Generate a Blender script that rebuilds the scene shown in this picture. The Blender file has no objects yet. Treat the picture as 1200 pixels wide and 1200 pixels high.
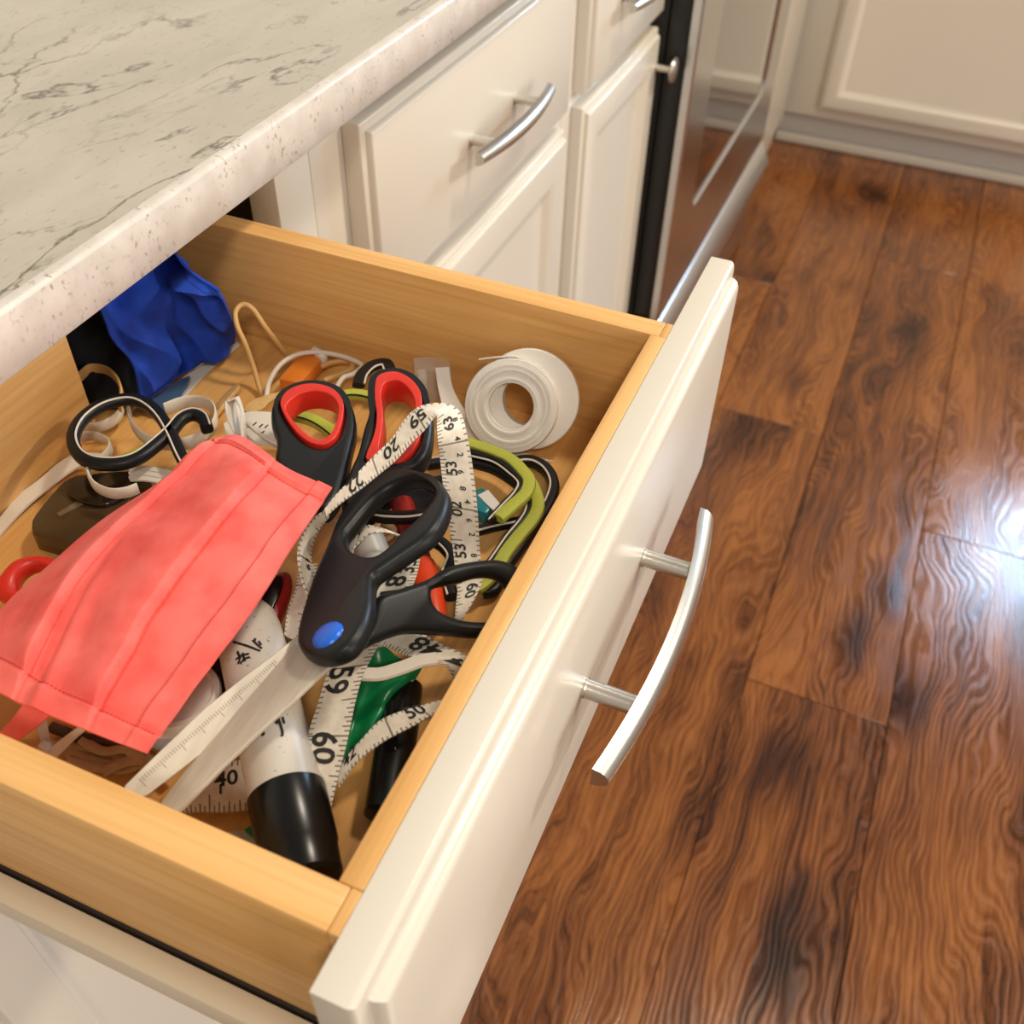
import bpy, bmesh, math, random
from mathutils import Vector, Matrix, noise
random.seed(7)
S = bpy.context.scene
COL = S.collection

# ------------------------------------------------------------------ camera
CAM = Vector((-0.0758, -0.3380, 1.1342))
ROWS = [[0.3887889, -0.9210637, 0.0220174], [-0.6383458, -0.2865293, -0.7144338], [0.6643477, 0.2637092, -0.6993566]]   # right, down, forward
FPX = 1171.8
RV, DV, FV = (Vector(r).normalized() for r in ROWS)
cam_d = bpy.data.cameras.new('camera')
cam = bpy.data.objects.new('camera', cam_d); COL.objects.link(cam)
cam_d.sensor_width = 36.0; cam_d.lens = FPX * 36.0 / 1200.0
cam_d.clip_start = 0.01; cam_d.clip_end = 50
cam.matrix_world = Matrix(((RV.x, -DV.x, -FV.x, CAM.x), (RV.y, -DV.y, -FV.y, CAM.y), (RV.z, -DV.z, -FV.z, CAM.z), (0, 0, 0, 1)))
cam_d.dof.use_dof = True; cam_d.dof.focus_distance = 0.46; cam_d.dof.aperture_fstop = 13.0
S.camera = cam

# ------------------------------------------------------------------ world, lights, exposure
w = bpy.data.worlds.new('world'); S.world = w; w.use_nodes = True
bg = w.node_tree.nodes['Background']; bg.inputs[0].default_value = (1.0, 0.93, 0.84, 1); bg.inputs[1].default_value = 0.36
def area(name, loc, target, size, power, col, shape='DISK', size_y=None):
    l = bpy.data.lights.new(name, 'AREA'); l.energy = power; l.color = col; l.shape = shape; l.size = size
    if size_y: l.size_y = size_y
    o = bpy.data.objects.new(name, l); COL.objects.link(o); o.location = loc
    o.rotation_euler = (Vector(target) - Vector(loc)).to_track_quat('-Z', 'Y').to_euler()
    return o
area('ceiling_lamp_or_fill', (0.98, -0.78, 2.42), (0.98, -0.78, 0), 0.24, 25, (1.0, 0.87, 0.70))
area('ceiling_lamp_or_fill', (-1.05, -0.95, 2.42), (-1.05, -0.95, 0), 0.40, 24, (1.0, 0.89, 0.74))  # unseen fill, added to lift the sides that face the near end
area('ceiling_lamp_or_fill', (1.75, -2.45, 2.42), (1.75, -2.45, 0), 0.40, 88, (1.0, 0.86, 0.68))  # unseen fill, added to brighten the far cabinets and the drawer fronts
area('added_front_fill', (-0.75, -3.1, 1.40), (0.2, 0.0, 0.8), 1.7, 62, (1.0, 0.92, 0.83), 'RECTANGLE', 1.8)  # added soft fill for front-facing surfaces; no door is built there
area('window_daylight', (3.32, -1.36, 1.74), (0.0, -1.30, 1.35), 0.62, 74, (0.48, 0.72, 1.0), 'RECTANGLE', 0.66)
S.view_settings.view_transform = 'Standard'; S.view_settings.look = 'None'
S.view_settings.exposure = -0.34; S.view_settings.gamma = 1.0; S.view_settings.use_curve_mapping = False

# ------------------------------------------------------------------ pixel -> place helpers
def ray(u, v): return RV * ((u - 600) / FPX) + DV * ((v - 600) / FPX) + FV
def at(u, v, z):
    r = ray(u, v); return CAM + r * ((z - CAM.z) / r.z)
def at_plane(u, v, p0, n):
    r = ray(u, v); return CAM + r * ((p0 - CAM).dot(n) / r.dot(n))
def plane3(a, b, c):
    n = (b - a).cross(c - a).normalized()
    return (a, n if n.z > 0 else -n)

# ------------------------------------------------------------------ materials
class G:
    def __init__(s, name):
        m = bpy.data.materials.new(name); m.use_nodes = True; s.m = m; s.t = m.node_tree; s.b = s.t.nodes['Principled BSDF']
    def n(s, typ, props=None, **ins):
        nd = s.t.nodes.new(typ)
        for k, v in (props or {}).items(): setattr(nd, k, v)
        for k, v in ins.items():
            key = int(k[1:]) if k[0] == 'i' and k[1:].isdigit() else k.replace('_', ' ')
            s.set(nd.inputs[key], v)
        return nd
    def set(s, sock, v):
        if isinstance(v, bpy.types.NodeSocket): s.t.links.new(v, sock)
        elif isinstance(v, (tuple, list)) and sock.type == 'RGBA' and len(v) == 3: sock.default_value = (*v, 1)
        else: sock.default_value = v
    def math(s, op, a, b=0.0, c=None):
        nd = s.n('ShaderNodeMath', {'operation': op}, i0=a, i1=b)
        if c is not None: s.set(nd.inputs[2], c)
        return nd.outputs[0]
    def ramp(s, fac, stops):
        nd = s.n('ShaderNodeValToRGB', i0=fac); e = nd.color_ramp.elements
        while len(e) < len(stops): e.new(0.5)
        for el, (p, c) in zip(e, stops): el.position = p; el.color = (*c, 1)
        return nd.outputs[0]
    def mix(s, fac, a, b, mode='MIX'):
        nd = s.n('ShaderNodeMix', {'data_type': 'RGBA', 'blend_type': mode})
        s.set(nd.inputs[0], fac); s.set(nd.inputs[6], a); s.set(nd.inputs[7], b); return nd.outputs[2]
    def base(s, v): s.set(s.b.inputs['Base Color'], v)
    def bump(s, h, strength, dist=0.001):
        nd = s.n('ShaderNodeBump', Strength=strength, Distance=dist, Height=h); s.t.links.new(nd.outputs[0], s.b.inputs['Normal'])
    def obj(s, scale=(1, 1, 1), rand=False):
        c = s.n('ShaderNodeTexCoord').outputs['Object']
        mp = s.n('ShaderNodeMapping', Vector=c, Scale=scale)
        if rand:
            r = s.n('ShaderNodeObjectInfo').outputs['Random']
            cb = s.n('ShaderNodeCombineXYZ', i0=s.math('MULTIPLY', r, 37.0), i1=s.math('MULTIPLY', r, 91.0), i2=s.math('MULTIPLY', r, 17.0))
            s.t.links.new(cb.outputs[0], mp.inputs['Location'])
        return mp.outputs[0]

def plain(name, col, rough=0.5, metal=0.0, spec=0.5, trans=0.0, noise_amt=0.0, nscale=120, bump=0.0, coat=0.0, sheen=0.0, alpha=1.0, sss=0.0):
    g = G(name); b = g.b
    b.inputs['Roughness'].default_value = rough; b.inputs['Metallic'].default_value = metal
    b.inputs['Specular IOR Level'].default_value = spec; b.inputs['Transmission Weight'].default_value = trans
    b.inputs['Coat Weight'].default_value = coat; b.inputs['Sheen Weight'].default_value = sheen; b.inputs['Alpha'].default_value = alpha
    if sss: b.inputs['Subsurface Weight'].default_value = sss; b.inputs['Subsurface Radius'].default_value = (.004, .004, .004)
    if noise_amt or bump:
        nz = g.n('ShaderNodeTexNoise', Vector=g.obj(), Scale=nscale, Detail=4.0).outputs[0]
        g.base(g.mix(nz, tuple(c * (1 - noise_amt) for c in col), tuple(min(1, c * (1 + noise_amt)) for c in col)))
        if bump: g.bump(nz, bump, 0.0006)
    else: g.base(col)
    return g.m

def maple(name, scale, a=(0.76, 0.445, 0.165), b=(0.60, 0.300, 0.082), rough=0.38):
    g = G(name); c = g.obj(scale, rand=True)
    n1 = g.n('ShaderNodeTexNoise', Vector=c, Scale=1.0, Detail=5.0, Distortion=0.8).outputs[0]
    n2 = g.n('ShaderNodeTexNoise', Vector=g.obj(tuple(k * 4.5 if k > 20 else k * 2 for k in scale), rand=True), Scale=1.0, Detail=3.0).outputs[0]
    f = g.math('ADD', g.math('MULTIPLY', n1, 0.58), g.math('MULTIPLY', n2, 0.42))
    mid = tuple((p + q) / 2 for p, q in zip(a, b))
    g.base(g.ramp(f, [(0.30, b), (0.45, mid), (0.58, a)])); g.b.inputs['Roughness'].default_value = rough
    g.bump(n2, 0.05, 0.0005); return g.m

MAT = {}
MAT['paint'] = plain('cream_paint', (0.655, 0.605, 0.52), 0.28, noise_amt=0.015, nscale=9)
MAT['toe'] = plain('toe_kick_paint', (0.62, 0.60, 0.57), 0.4, noise_amt=0.02, nscale=9)
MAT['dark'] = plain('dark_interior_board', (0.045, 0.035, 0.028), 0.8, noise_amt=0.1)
MAT['maple_x'] = maple('maple_along_x', (4, 95, 95))
MAT['maple_y'] = maple('maple_along_y', (95, 4, 95))
MAT['maple_floor'] = maple('maple_ply_bottom', (5, 70, 70), (0.72, 0.40, 0.130), (0.56, 0.28, 0.078))
MAT['slide'] = plain('epoxy_slide', (0.72, 0.60, 0.44), 0.35)
MAT['nickel'] = plain('brushed_nickel', (0.66, 0.63, 0.58), 0.30, 1.0, noise_amt=0.05, nscale=400)
MAT['steel'] = plain('stainless_steel', (0.60, 0.59, 0.57), 0.22, 1.0, noise_amt=0.04, nscale=60)
MAT['steel_light'] = plain('polished_trim', (0.72, 0.73, 0.74), 0.28, 1.0)
MAT['ovenblack'] = plain('black_enamel', (0.006, 0.006, 0.006), 0.35)
MAT['glass_dark'] = plain('oven_window_glass', (0.02, 0.014, 0.01), 0.04, spec=1.0, coat=1.0)
MAT['wall'] = plain('wall_paint', (0.70, 0.66, 0.58), 0.7, noise_amt=0.02)
MAT['black'] = plain('black_rubber', (0.0080, 0.0095, 0.0110), 0.40, spec=0.32, noise_amt=0.15, nscale=900, bump=0.05)
MAT['blackgloss'] = plain('black_gloss_plastic', (0.005, 0.005, 0.005), 0.27, spec=0.4)
MAT['blackcloth'] = plain('black_cloth', (0.006, 0.007, 0.011), 0.9)
MAT['red'] = plain('red_soft_plastic', (0.66, 0.028, 0.016), 0.38)
MAT['darkred'] = plain('dark_red_plastic', (0.26, 0.010, 0.008), 0.35)
MAT['orangered'] = plain('orange_red_plastic', (0.78, 0.065, 0.015), 0.3)
MAT['bluecap'] = plain('blue_rivet_plastic', (0.006, 0.13, 0.70), 0.30)
MAT['white'] = plain('white_elastic', (0.72, 0.66, 0.57), 0.55, noise_amt=0.05, nscale=500)
MAT['whitegloss'] = plain('white_plastic', (0.74, 0.71, 0.66), 0.28)
MAT['paper'] = plain('white_paper', (0.72, 0.67, 0.60), 0.7, noise_amt=0.04)
MAT['lime'] = plain('lime_elastic', (0.42, 0.46, 0.055), 0.6, noise_amt=0.12, nscale=700)
MAT['tan'] = plain('tan_rubber', (0.66, 0.40, 0.15), 0.5)
MAT['orange'] = plain('orange_plastic', (0.72, 0.20, 0.02), 0.3)
MAT['green'] = plain('green_vinyl', (0.004, 0.20, 0.065), 0.3, noise_amt=0.2, nscale=60)
MAT['teal'] = plain('teal_plastic', (0.01, 0.20, 0.25), 0.3)
MAT['beige'] = plain('beige_twine', (0.50, 0.34, 0.18), 0.8, noise_amt=0.2, nscale=300)
MAT['case'] = plain('smoky_brown_plastic', (0.060, 0.036, 0.014), 0.25, noise_amt=0.2, nscale=40)
MAT['ink'] = plain('black_ink', (0.012, 0.011, 0.010), 0.6)
MAT['blueliner'] = plain('dusty_blue_cloth', (0.030, 0.075, 0.165), 0.85)
MAT['clear'] = plain('clear_plastic', (0.86, 0.82, 0.76), 0.12, alpha=0.30, spec=0.6)
MAT['tapefilm'] = plain('milky_tape_film', (0.88, 0.845, 0.79), 0.28, alpha=0.97, sss=0.2)
MAT['palelabel'] = plain('pale_blue_label', (0.50, 0.56, 0.70), 0.5)
MAT['lampglass'] = plain('window_frame_paint', (0.8, 0.8, 0.78), 0.4)

def mat_blade():
    g = G('brushed_blade_steel'); g.b.inputs['Metallic'].default_value = 0.25; g.b.inputs['Roughness'].default_value = 0.45
    nz = g.n('ShaderNodeTexNoise', Vector=g.obj((60, 500, 60)), Scale=1.0, Detail=4.0).outputs[0]
    g.base(g.ramp(nz, [(0.3, (0.56, 0.51, 0.43)), (0.7, (0.64, 0.59, 0.50))])); g.bump(nz, 0.06, 0.0004); return g.m
MAT['blade'] = mat_blade()

def mat_cloth(name, col, dark, wv=2600, bump=0.25, sheen=0.04):
    g = G(name); g.b.inputs['Roughness'].default_value = 0.85; g.b.inputs['Sheen Weight'].default_value = sheen
    uv = g.n('ShaderNodeTexCoord').outputs['UV']
    nz = g.n('ShaderNodeTexNoise', Vector=g.obj(), Scale=55.0, Detail=4.0).outputs[0]
    mp = g.n('ShaderNodeMapping', Vector=uv, Scale=(wv, wv, 1)).outputs[0]
    weave = g.n('ShaderNodeTexNoise', Vector=mp, Scale=0.18, Detail=3.0).outputs[0]
    f = g.math('ADD', g.math('MULTIPLY', nz, 0.7), g.math('MULTIPLY', weave, 0.3))
    g.base(g.ramp(f, [(0.36, dark), (0.58, col)])); g.bump(weave, bump, 0.0004); return g.m
MAT['coral'] = mat_cloth('coral_cotton', (0.92, 0.170, 0.145), (0.80, 0.092, 0.076))
MAT['coralthread'] = plain('coral_thread', (0.62, 0.06, 0.05), 0.8)
MAT['blue'] = mat_cloth('blue_cotton', (0.002, 0.046, 0.42), (0.001, 0.022, 0.24), sheen=0.0)

def mat_counter():
    g = G('veined_laminate'); c = g.obj()
    big = g.n('ShaderNodeTexNoise', Vector=g.obj((6, 14, 6)), Scale=1.0, Detail=7.0, Roughness=0.6, Distortion=0.6).outputs[0]
    col = g.ramp(big, [(0.34, (0.43, 0.39, 0.325)), (0.62, (0.52, 0.475, 0.405))])
    # meandering veins: thin ridge lines of warped noise fields, fading in and out
    for sc, off, wdt, amt, lo in (((3.0, 7.0, 3), (3.1, 1.7, 0), 0.0075, 0.92, 0.36), ((5.5, 11.0, 3), (7.7, 4.2, 0), 0.0085, 0.80, 0.42), ((11, 24, 3), (1.2, 9.4, 0), 0.0120, 0.35, 0.52)):
        mp = g.n('ShaderNodeMapping', Vector=c, Scale=sc, Location=off, Rotation=(0, 0, 0.25)).outputs[0]
        v = g.n('ShaderNodeTexNoise', Vector=mp, Scale=1.0, Detail=8.0, Roughness=0.54, Distortion=0.35).outputs[0]
        d = g.math('ABSOLUTE', g.math('SUBTRACT', v, 0.5))
        line = g.n('ShaderNodeMapRange', Value=d, i1=0.0, i2=wdt, i3=1.0, i4=0.0).outputs[0]
        gate = g.n('ShaderNodeTexNoise', Vector=mp, Scale=1.7, Detail=2.0).outputs[0]
        gate = g.n('ShaderNodeMapRange', Value=gate, i1=lo, i2=lo + 0.12).outputs[0]
        brk = g.n('ShaderNodeTexNoise', Vector=c, Scale=110.0, Detail=2.0).outputs[0]
        brk = g.n('ShaderNodeMapRange', Value=brk, i1=0.30, i2=0.55, i3=0.25, i4=1.0).outputs[0]
        col = g.mix(g.math('MULTIPLY', g.math('MULTIPLY', g.math('MULTIPLY', line, gate), brk), amt), col, (0.085, 0.070, 0.055))
    sg = g.n('ShaderNodeTexNoise', Vector=g.obj((150, 330, 150)), Scale=1.0, Detail=3.0).outputs[0]
    sp = g.n('ShaderNodeMapRange', Value=sg, i1=0.62, i2=0.70).outputs[0]
    col = g.mix(g.math('MULTIPLY', sp, 0.45), col, (0.26, 0.23, 0.19))
    g.base(col); g.b.inputs['Roughness'].default_value = 0.36; return g.m
MAT['counter'] = mat_counter()

def mat_edge():
    g = G('speckled_counter_edge'); c = g.obj()
    nz = g.n('ShaderNodeTexNoise', Vector=c, Scale=60.0, Detail=4.0).outputs[0]
    col = g.ramp(nz, [(0.35, (0.58, 0.53, 0.475)), (0.65, (0.67, 0.62, 0.565))])
    sg = g.n('ShaderNodeTexNoise', Vector=g.obj((420, 420, 300)), Scale=1.0, Detail=3.0).outputs[0]
    sp = g.n('ShaderNodeMapRange', Value=sg, i1=0.58, i2=0.68).outputs[0]
    cl = g.n('ShaderNodeTexNoise', Vector=c, Scale=45.0, Detail=2.0).outputs[0]
    cl = g.n('ShaderNodeMapRange', Value=cl, i1=0.40, i2=0.60).outputs[0]
    g.base(g.mix(g.math('MULTIPLY', g.math('MULTIPLY', sp, cl), 0.75), col, (0.26, 0.21, 0.18))); g.b.inputs['Roughness'].default_value = 0.33; return g.m
MAT['edge'] = mat_edge()

def mat_plank():
    g = G('dark_rustic_floorboard')
    warp = g.n('ShaderNodeTexNoise', Vector=g.obj((3.0, 8, 1), True), Scale=1.0, Detail=2.5).outputs['Color']
    c = g.obj((1.1, 12.0, 1), True)
    c2 = g.n('ShaderNodeVectorMath', {'operation': 'MULTIPLY_ADD'}, i0=warp, i1=(1.0, 2.6, 0), i2=c).outputs[0]
    rings = g.n('ShaderNodeTexWave', {'wave_type': 'BANDS', 'bands_direction': 'Y'}, Vector=c2, Scale=2.6, Distortion=5.0, Detail=4.0, Detail_Scale=2.2, Detail_Roughness=0.7).outputs['Fac']
    fine = g.n('ShaderNodeTexNoise', Vector=g.obj((12, 210, 1), True), Scale=1.0, Detail=5.0, Roughness=0.68, Distortion=0.6).outputs[0]
    mid = g.n('ShaderNodeTexNoise', Vector=c2, Scale=2.2, Detail=4.0, Roughness=0.6).outputs[0]
    big = g.n('ShaderNodeTexNoise', Vector=g.obj((2.6, 7, 1), True), Scale=1.0, Detail=3.0).outputs[0]
    f = g.math('ADD', g.math('ADD', g.math('MULTIPLY', rings, 0.07), g.math('MULTIPLY', mid, 0.34)), g.math('ADD', g.math('MULTIPLY', fine, 0.38), g.math('MULTIPLY', big, 0.36)))
    vk = g.n('ShaderNodeTexVoronoi', Vector=g.n('ShaderNodeVectorMath', {'operation': 'MULTIPLY_ADD'}, i0=warp, i1=(0.5, 0.5, 0), i2=g.obj((4.0, 8.0, 0.0), True)).outputs[0], Scale=0.8, Randomness=1.0)
    k = g.n('ShaderNodeMapRange', Value=vk.outputs['Distance'], i1=0.02, i2=0.30).outputs[0]
    f = g.math('MULTIPLY', f, g.math('ADD', g.math('MULTIPLY', k, 0.36), 0.66))
    rnd = g.n('ShaderNodeObjectInfo').outputs['Random']
    f = g.math('ADD', f, g.math('MULTIPLY', g.math('SUBTRACT', rnd, 0.5), 0.05))
    thin = g.n('ShaderNodeTexWave', {'wave_type': 'BANDS', 'bands_direction': 'Y'}, Vector=c2, Scale=5.5, Distortion=9.0, Detail=5.0, Detail_Scale=1.8, Detail_Roughness=0.72).outputs['Fac']
    thin = g.n('ShaderNodeMapRange', Value=thin, i1=0.0, i2=0.32, i3=1.0, i4=0.0).outputs[0]
    tg = g.n('ShaderNodeMapRange', Value=mid, i1=0.40, i2=0.60, i3=1.0, i4=0.15).outputs[0]
    f = g.math('SUBTRACT', f, g.math('MULTIPLY', g.math('MULTIPLY', thin, tg), 0.085))
    g.base(g.ramp(f, [(0.31, (0.014, 0.0054, 0.0026)), (0.43, (0.062, 0.0195, 0.0062)), (0.54, (0.148, 0.047, 0.0120)), (0.68, (0.27, 0.096, 0.022))]))
    g.set(g.b.inputs['Roughness'], g.n('ShaderNodeMapRange', Value=rings, i1=0.0, i2=1.0, i3=0.13, i4=0.24).outputs[0])
    h = g.math('ADD', g.math('MULTIPLY', rings, 0.35), g.math('ADD', g.math('MULTIPLY', fine, 0.35), g.math('MULTIPLY', k, 0.4))); g.bump(h, 0.22, 0.0012); return g.m
MAT['plank'] = mat_plank()

def mat_tape():
    # printed tape: U counts inches, V runs 0..1 across
    g = G('printed_tape'); sep = g.n('ShaderNodeSeparateXYZ', Vector=g.n('ShaderNodeTexCoord').outputs['UV'])
    u, v = sep.outputs[0], sep.outputs[1]
    def ticks(freq, wd, length, side):
        fr = g.math('FRACT', g.math('MULTIPLY', u, freq)); on = g.math('LESS_THAN', fr, wd * freq)
        e = g.math('GREATER_THAN', v, 1 - length) if side else g.math('LESS_THAN', v, length)
        return g.math('MULTIPLY', on, e)
    a = ticks(16, 0.020, 0.13, 1)
    for q in (ticks(8, 0.022, 0.20, 1), ticks(2, 0.022, 0.38, 1), ticks(1, 0.026, 1.0, 1), ticks(12.7, 0.022, 0.11, 0)): a = g.math('MAXIMUM', a, q)
    nz = g.n('ShaderNodeTexNoise', Vector=g.obj(), Scale=300.0, Detail=3.0).outputs[0]
    base = g.ramp(nz, [(0.35, (0.66, 0.59, 0.49)), (0.65, (0.76, 0.70, 0.60))])
    g.base(g.mix(g.math('MULTIPLY', a, 0.80), base, (0.06, 0.05, 0.045))); g.b.inputs['Roughness'].default_value = 0.42; return g.m
MAT['tape'] = mat_tape()
MAT['tapeback'] = plain('tape_back', (0.70, 0.63, 0.53), 0.5, noise_amt=0.05, nscale=300)
def mat_marker():
    g = G('scuffed_white_barrel'); c = g.obj()
    nz = g.n('ShaderNodeTexNoise', Vector=c, Scale=420.0, Detail=2.0).outputs[0]
    sp = g.math('GREATER_THAN', nz, 0.70)
    g.base(g.mix(g.math('MULTIPLY', sp, 0.6), (0.66, 0.62, 0.56), (0.16, 0.13, 0.11))); g.b.inputs['Roughness'].default_value = 0.35; return g.m
MAT['barrel'] = mat_marker()

# ------------------------------------------------------------------ object helpers
def put(name, verts, faces, mat, parent=None, smooth=False, uvs=None, angle=None):
    """one mesh object, given in world coordinates; its origin goes to the bottom centre of its bounds"""
    vs = [Vector(v) for v in verts]
    lo = Vector(min(v[i] for v in vs) for i in range(3)); hi = Vector(max(v[i] for v in vs) for i in range(3))
    o0 = Vector(((lo.x + hi.x) / 2, (lo.y + hi.y) / 2, lo.z))
    me = bpy.data.meshes.new(name); me.from_pydata([v - o0 for v in vs], [], faces)
    me.update()
    bm = bmesh.new(); bm.from_mesh(me); bmesh.ops.recalc_face_normals(bm, faces=bm.faces); bm.to_mesh(me); bm.free()
    return link(name, me, o0, mat, parent, smooth, uvs, angle)
def link(name, me, o0, mat, parent, smooth, uvs=None, angle=None):
    mats = mat if isinstance(mat, (list, tuple)) else [mat]
    for m in mats: me.materials.append(MAT[m] if isinstance(m, str) else m)
    if uvs:
        lay = me.uv_layers.new(name='UVMap')
        for lp in me.loops: lay.data[lp.index].uv = uvs[lp.vertex_index]
    if smooth: me.polygons.foreach_set('use_smooth', [True] * len(me.polygons))
    o = bpy.data.objects.new(name, me); COL.objects.link(o)
    if smooth and angle is not False:
        me.set_sharp_from_angle(angle=math.radians(angle or 40))
    o.location = o0
    if parent is not None:
        o.parent = parent; o.location = o0 - world_loc(parent)
    return o
def world_loc(o):
    v = Vector(o.location)
    while o.parent is not None: o = o.parent; v += Vector(o.location)
    return v
def thing(name, label, cat, loc, group=None):
    e = bpy.data.objects.new(name, None); COL.objects.link(e); e.location = loc; e.empty_display_size = 0.02
    tag(e, label, cat, group); return e
def tag(o, label, cat, group=None):
    o['label'] = label; o['category'] = cat
    if group: o['group'] = group
    return o
def struct(o): o['kind'] = 'structure'; return o
def bmput(name, bm, mat, parent=None, smooth=False, angle=None):
    me = bpy.data.meshes.new(name); bmesh.ops.recalc_face_normals(bm, faces=bm.faces); bm.to_mesh(me); bm.free()
    xs = [v.co.copy() for v in me.vertices]
    lo = Vector(min(v[i] for v in xs) for i in range(3)); hi = Vector(max(v[i] for v in xs) for i in range(3))
    o0 = Vector(((lo.x + hi.x) / 2, (lo.y + hi.y) / 2, lo.z)); me.transform(Matrix.Translation(-o0))
    return link(name, me, o0, mat, parent, smooth, None, angle)
def box(name, lo, hi, mat, parent=None, bev=0.0012, seg=2):
    bm = bmesh.new(); bmesh.ops.create_cube(bm, size=1)
    for v in bm.verts: v.co = Vector((lo[i] + (v.co[i] + .5) * (hi[i] - lo[i]) for i in range(3)))
    if bev: bmesh.ops.bevel(bm, geom=bm.edges[:], offset=bev, segments=seg, affect='EDGES', profile=0.5)
    return bmput(name, bm, mat, parent, bool(bev))
def rings(name, O, U, V, N, w, h, prof, mat, parent=None):
    """framed panel: nested rectangles (inset, depth behind the face) lofted from the back edge to the middle"""
    vs, fs = [], []
    for ins, dep in prof:
        for a, b in ((ins, ins), (w - ins, ins), (w - ins, h - ins), (ins, h - ins)): vs.append(O + U * a + V * b - N * dep)
    for k in range(len(prof) - 1):
        for j in range(4): fs.append((4 * k + j, 4 * k + (j + 1) % 4, 4 * k + 4 + (j + 1) % 4, 4 * k + 4 + j))
    fs.append((0, 1, 2, 3)); L = 4 * (len(prof) - 1); fs.append((L, L + 1, L + 2, L + 3))
    return put(name, vs, fs, mat, parent, True, None, 28)
TH = 0.0195
SLAB = [(0, TH), (0, .0082), (.0005, .0070), (.0016, .0060), (.0034, .0054), (.0062, .0052), (.0065, .0036), (.0076, .0016), (.0090, .0005), (.0106, 0)]
DOOR = SLAB + [(.041, 0), (.0425, .0012), (.0455, .0016), (.050, .0070), (.0515, .0085)]
def spline(pts, n=8, closed=False):
    P = [Vector(p) for p in pts]; out = []; m = len(P); last = m if closed else m - 1
    for i in range(last):
        p1, p2 = P[i], P[(i + 1) % m]
        p0 = P[i - 1] if (i > 0 or closed) else p1 * 2 - p2
        p3 = P[(i + 2) % m] if (closed or i + 2 < m) else p2 * 2 - p1
        for k in range(n):
            t = k / n; out.append(0.5 * ((2 * p1) + (p2 - p0) * t + (2 * p0 - 5 * p1 + 4 * p2 - p3) * t * t + (3 * p1 - p0 - 3 * p2 + p3) * t ** 3))
    if not closed: out.append(P[-1].copy())
    return out
def px(lst, z=None): return [at(p[0], p[1], p[2] if len(p) > 2 else z) for p in lst]
def sweep(name, path, w, h, mat, parent=None, closed=False, up=Vector((0, 0, 1)), sides=10, n=6, power=2.0, raw=False, shift=(0, 0)):
    """tube or flat band along a path: half-width w sideways, half-height h along up"""
    P = path if raw else spline(path, n, closed); vs, fs = [], []; m = len(P)
    for i, p in enumerate(P):
        a = P[i - 1] if (i > 0 or closed) else p; b = P[(i + 1) % m] if (i < m - 1 or closed) else p
        t = (b - a).normalized(); s = t.cross(up)
        if s.length < 1e-4: s = t.cross(Vector((1, 0, 0)))
        s.normalize(); nn = s.cross(t)
        for k in range(sides):
            q = 2 * math.pi * k / sides; c, d = math.cos(q), math.sin(q)
            c = math.copysign(abs(c) ** (2 / power), c); d = math.copysign(abs(d) ** (2 / power), d)
            vs.append(p + s * (c * w + shift[0]) + nn * (d * h + shift[1]))
    for i in range(m if closed else m - 1):
        for k in range(sides):
            A = i * sides; B = ((i + 1) % m) * sides; fs.append((A + k, A + (k + 1) % sides, B + (k + 1) % sides, B + k))
    if not closed: fs += [tuple(range(sides)), tuple(range((m - 1) * sides, m * sides))]
    return put(name, vs, fs, mat, parent, True, None, 50)
def lathe(name, p0, axis, prof, mat, parent=None, seg=40, angle=35, caps=True):
    """prof: (distance along the axis, radius)"""
    ax = Vector(axis).normalized(); e1 = ax.cross(Vector((0, 0, 1)))
    if e1.length < 1e-3: e1 = Vector((1, 0, 0))
    e1.normalize(); e2 = ax.cross(e1); vs, fs = [], []
    for d, r in prof:
        for k in range(seg):
            q = 2 * math.pi * k / seg; vs.append(Vector(p0) + ax * d + (e1 * math.cos(q) + e2 * math.sin(q)) * max(r, 1e-5))
    for i in range(len(prof) - 1):
        for k in range(seg): fs.append((i * seg + k, i * seg + (k + 1) % seg, (i + 1) * seg + (k + 1) % seg, (i + 1) * seg + k))
    if caps: fs += [tuple(range(seg)), tuple(range((len(prof) - 1) * seg, len(prof) * seg))]
    return put(name, vs, fs, mat, parent, True, None, angle)
def plate(name, outlines, pl, thick, bev, mat, parent=None, smooth_n=5, drop=0.0, res=3):
    """flat shape with holes traced on the plane pl, with real thickness and rounded edges (top face on the plane, minus drop)"""
    p0, n = pl; e1 = n.cross(Vector((0, 1, 0))).normalized(); e2 = n.cross(e1)
    cu = bpy.data.curves.new(name, 'CURVE'); cu.dimensions = '2D'; cu.fill_mode = 'BOTH'
    for ol in outlines:
        pts = [at_plane(u, v, p0, n) - p0 for u, v in ol]; pts = [Vector((q.dot(e1), q.dot(e2), 0)) for q in pts]
        if smooth_n: pts = spline(pts, smooth_n, True)
        sp = cu.splines.new('POLY'); sp.points.add(len(pts) - 1); sp.use_cyclic_u = True
        for q, pp in zip(sp.points, pts): q.co = (pp.x, pp.y, 0, 1)
    cu.bevel_depth = bev; cu.bevel_resolution = res; cu.offset = -bev; cu.extrude = max(thick / 2 - bev, 0.00005)
    tmp = bpy.data.objects.new('tmp', cu); COL.objects.link(tmp)
    me = bpy.data.meshes.new_from_object(tmp.evaluated_get(bpy.context.evaluated_depsgraph_get()))
    bpy.data.objects.remove(tmp); me.name = name; me.materials.clear()
    c = p0 - n * (thick / 2 + drop)
    me.transform(Matrix(((e1.x, e2.x, n.x, c.x), (e1.y, e2.y, n.y, c.y), (e1.z, e2.z, n.z, c.z), (0, 0, 0, 1))))
    bm = bmesh.new(); bm.from_mesh(me); bmesh.ops.remove_doubles(bm, verts=bm.verts, dist=1e-6); bpy.data.meshes.remove(me)
    return bmput(name, bm, mat, parent, True, 40)

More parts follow.
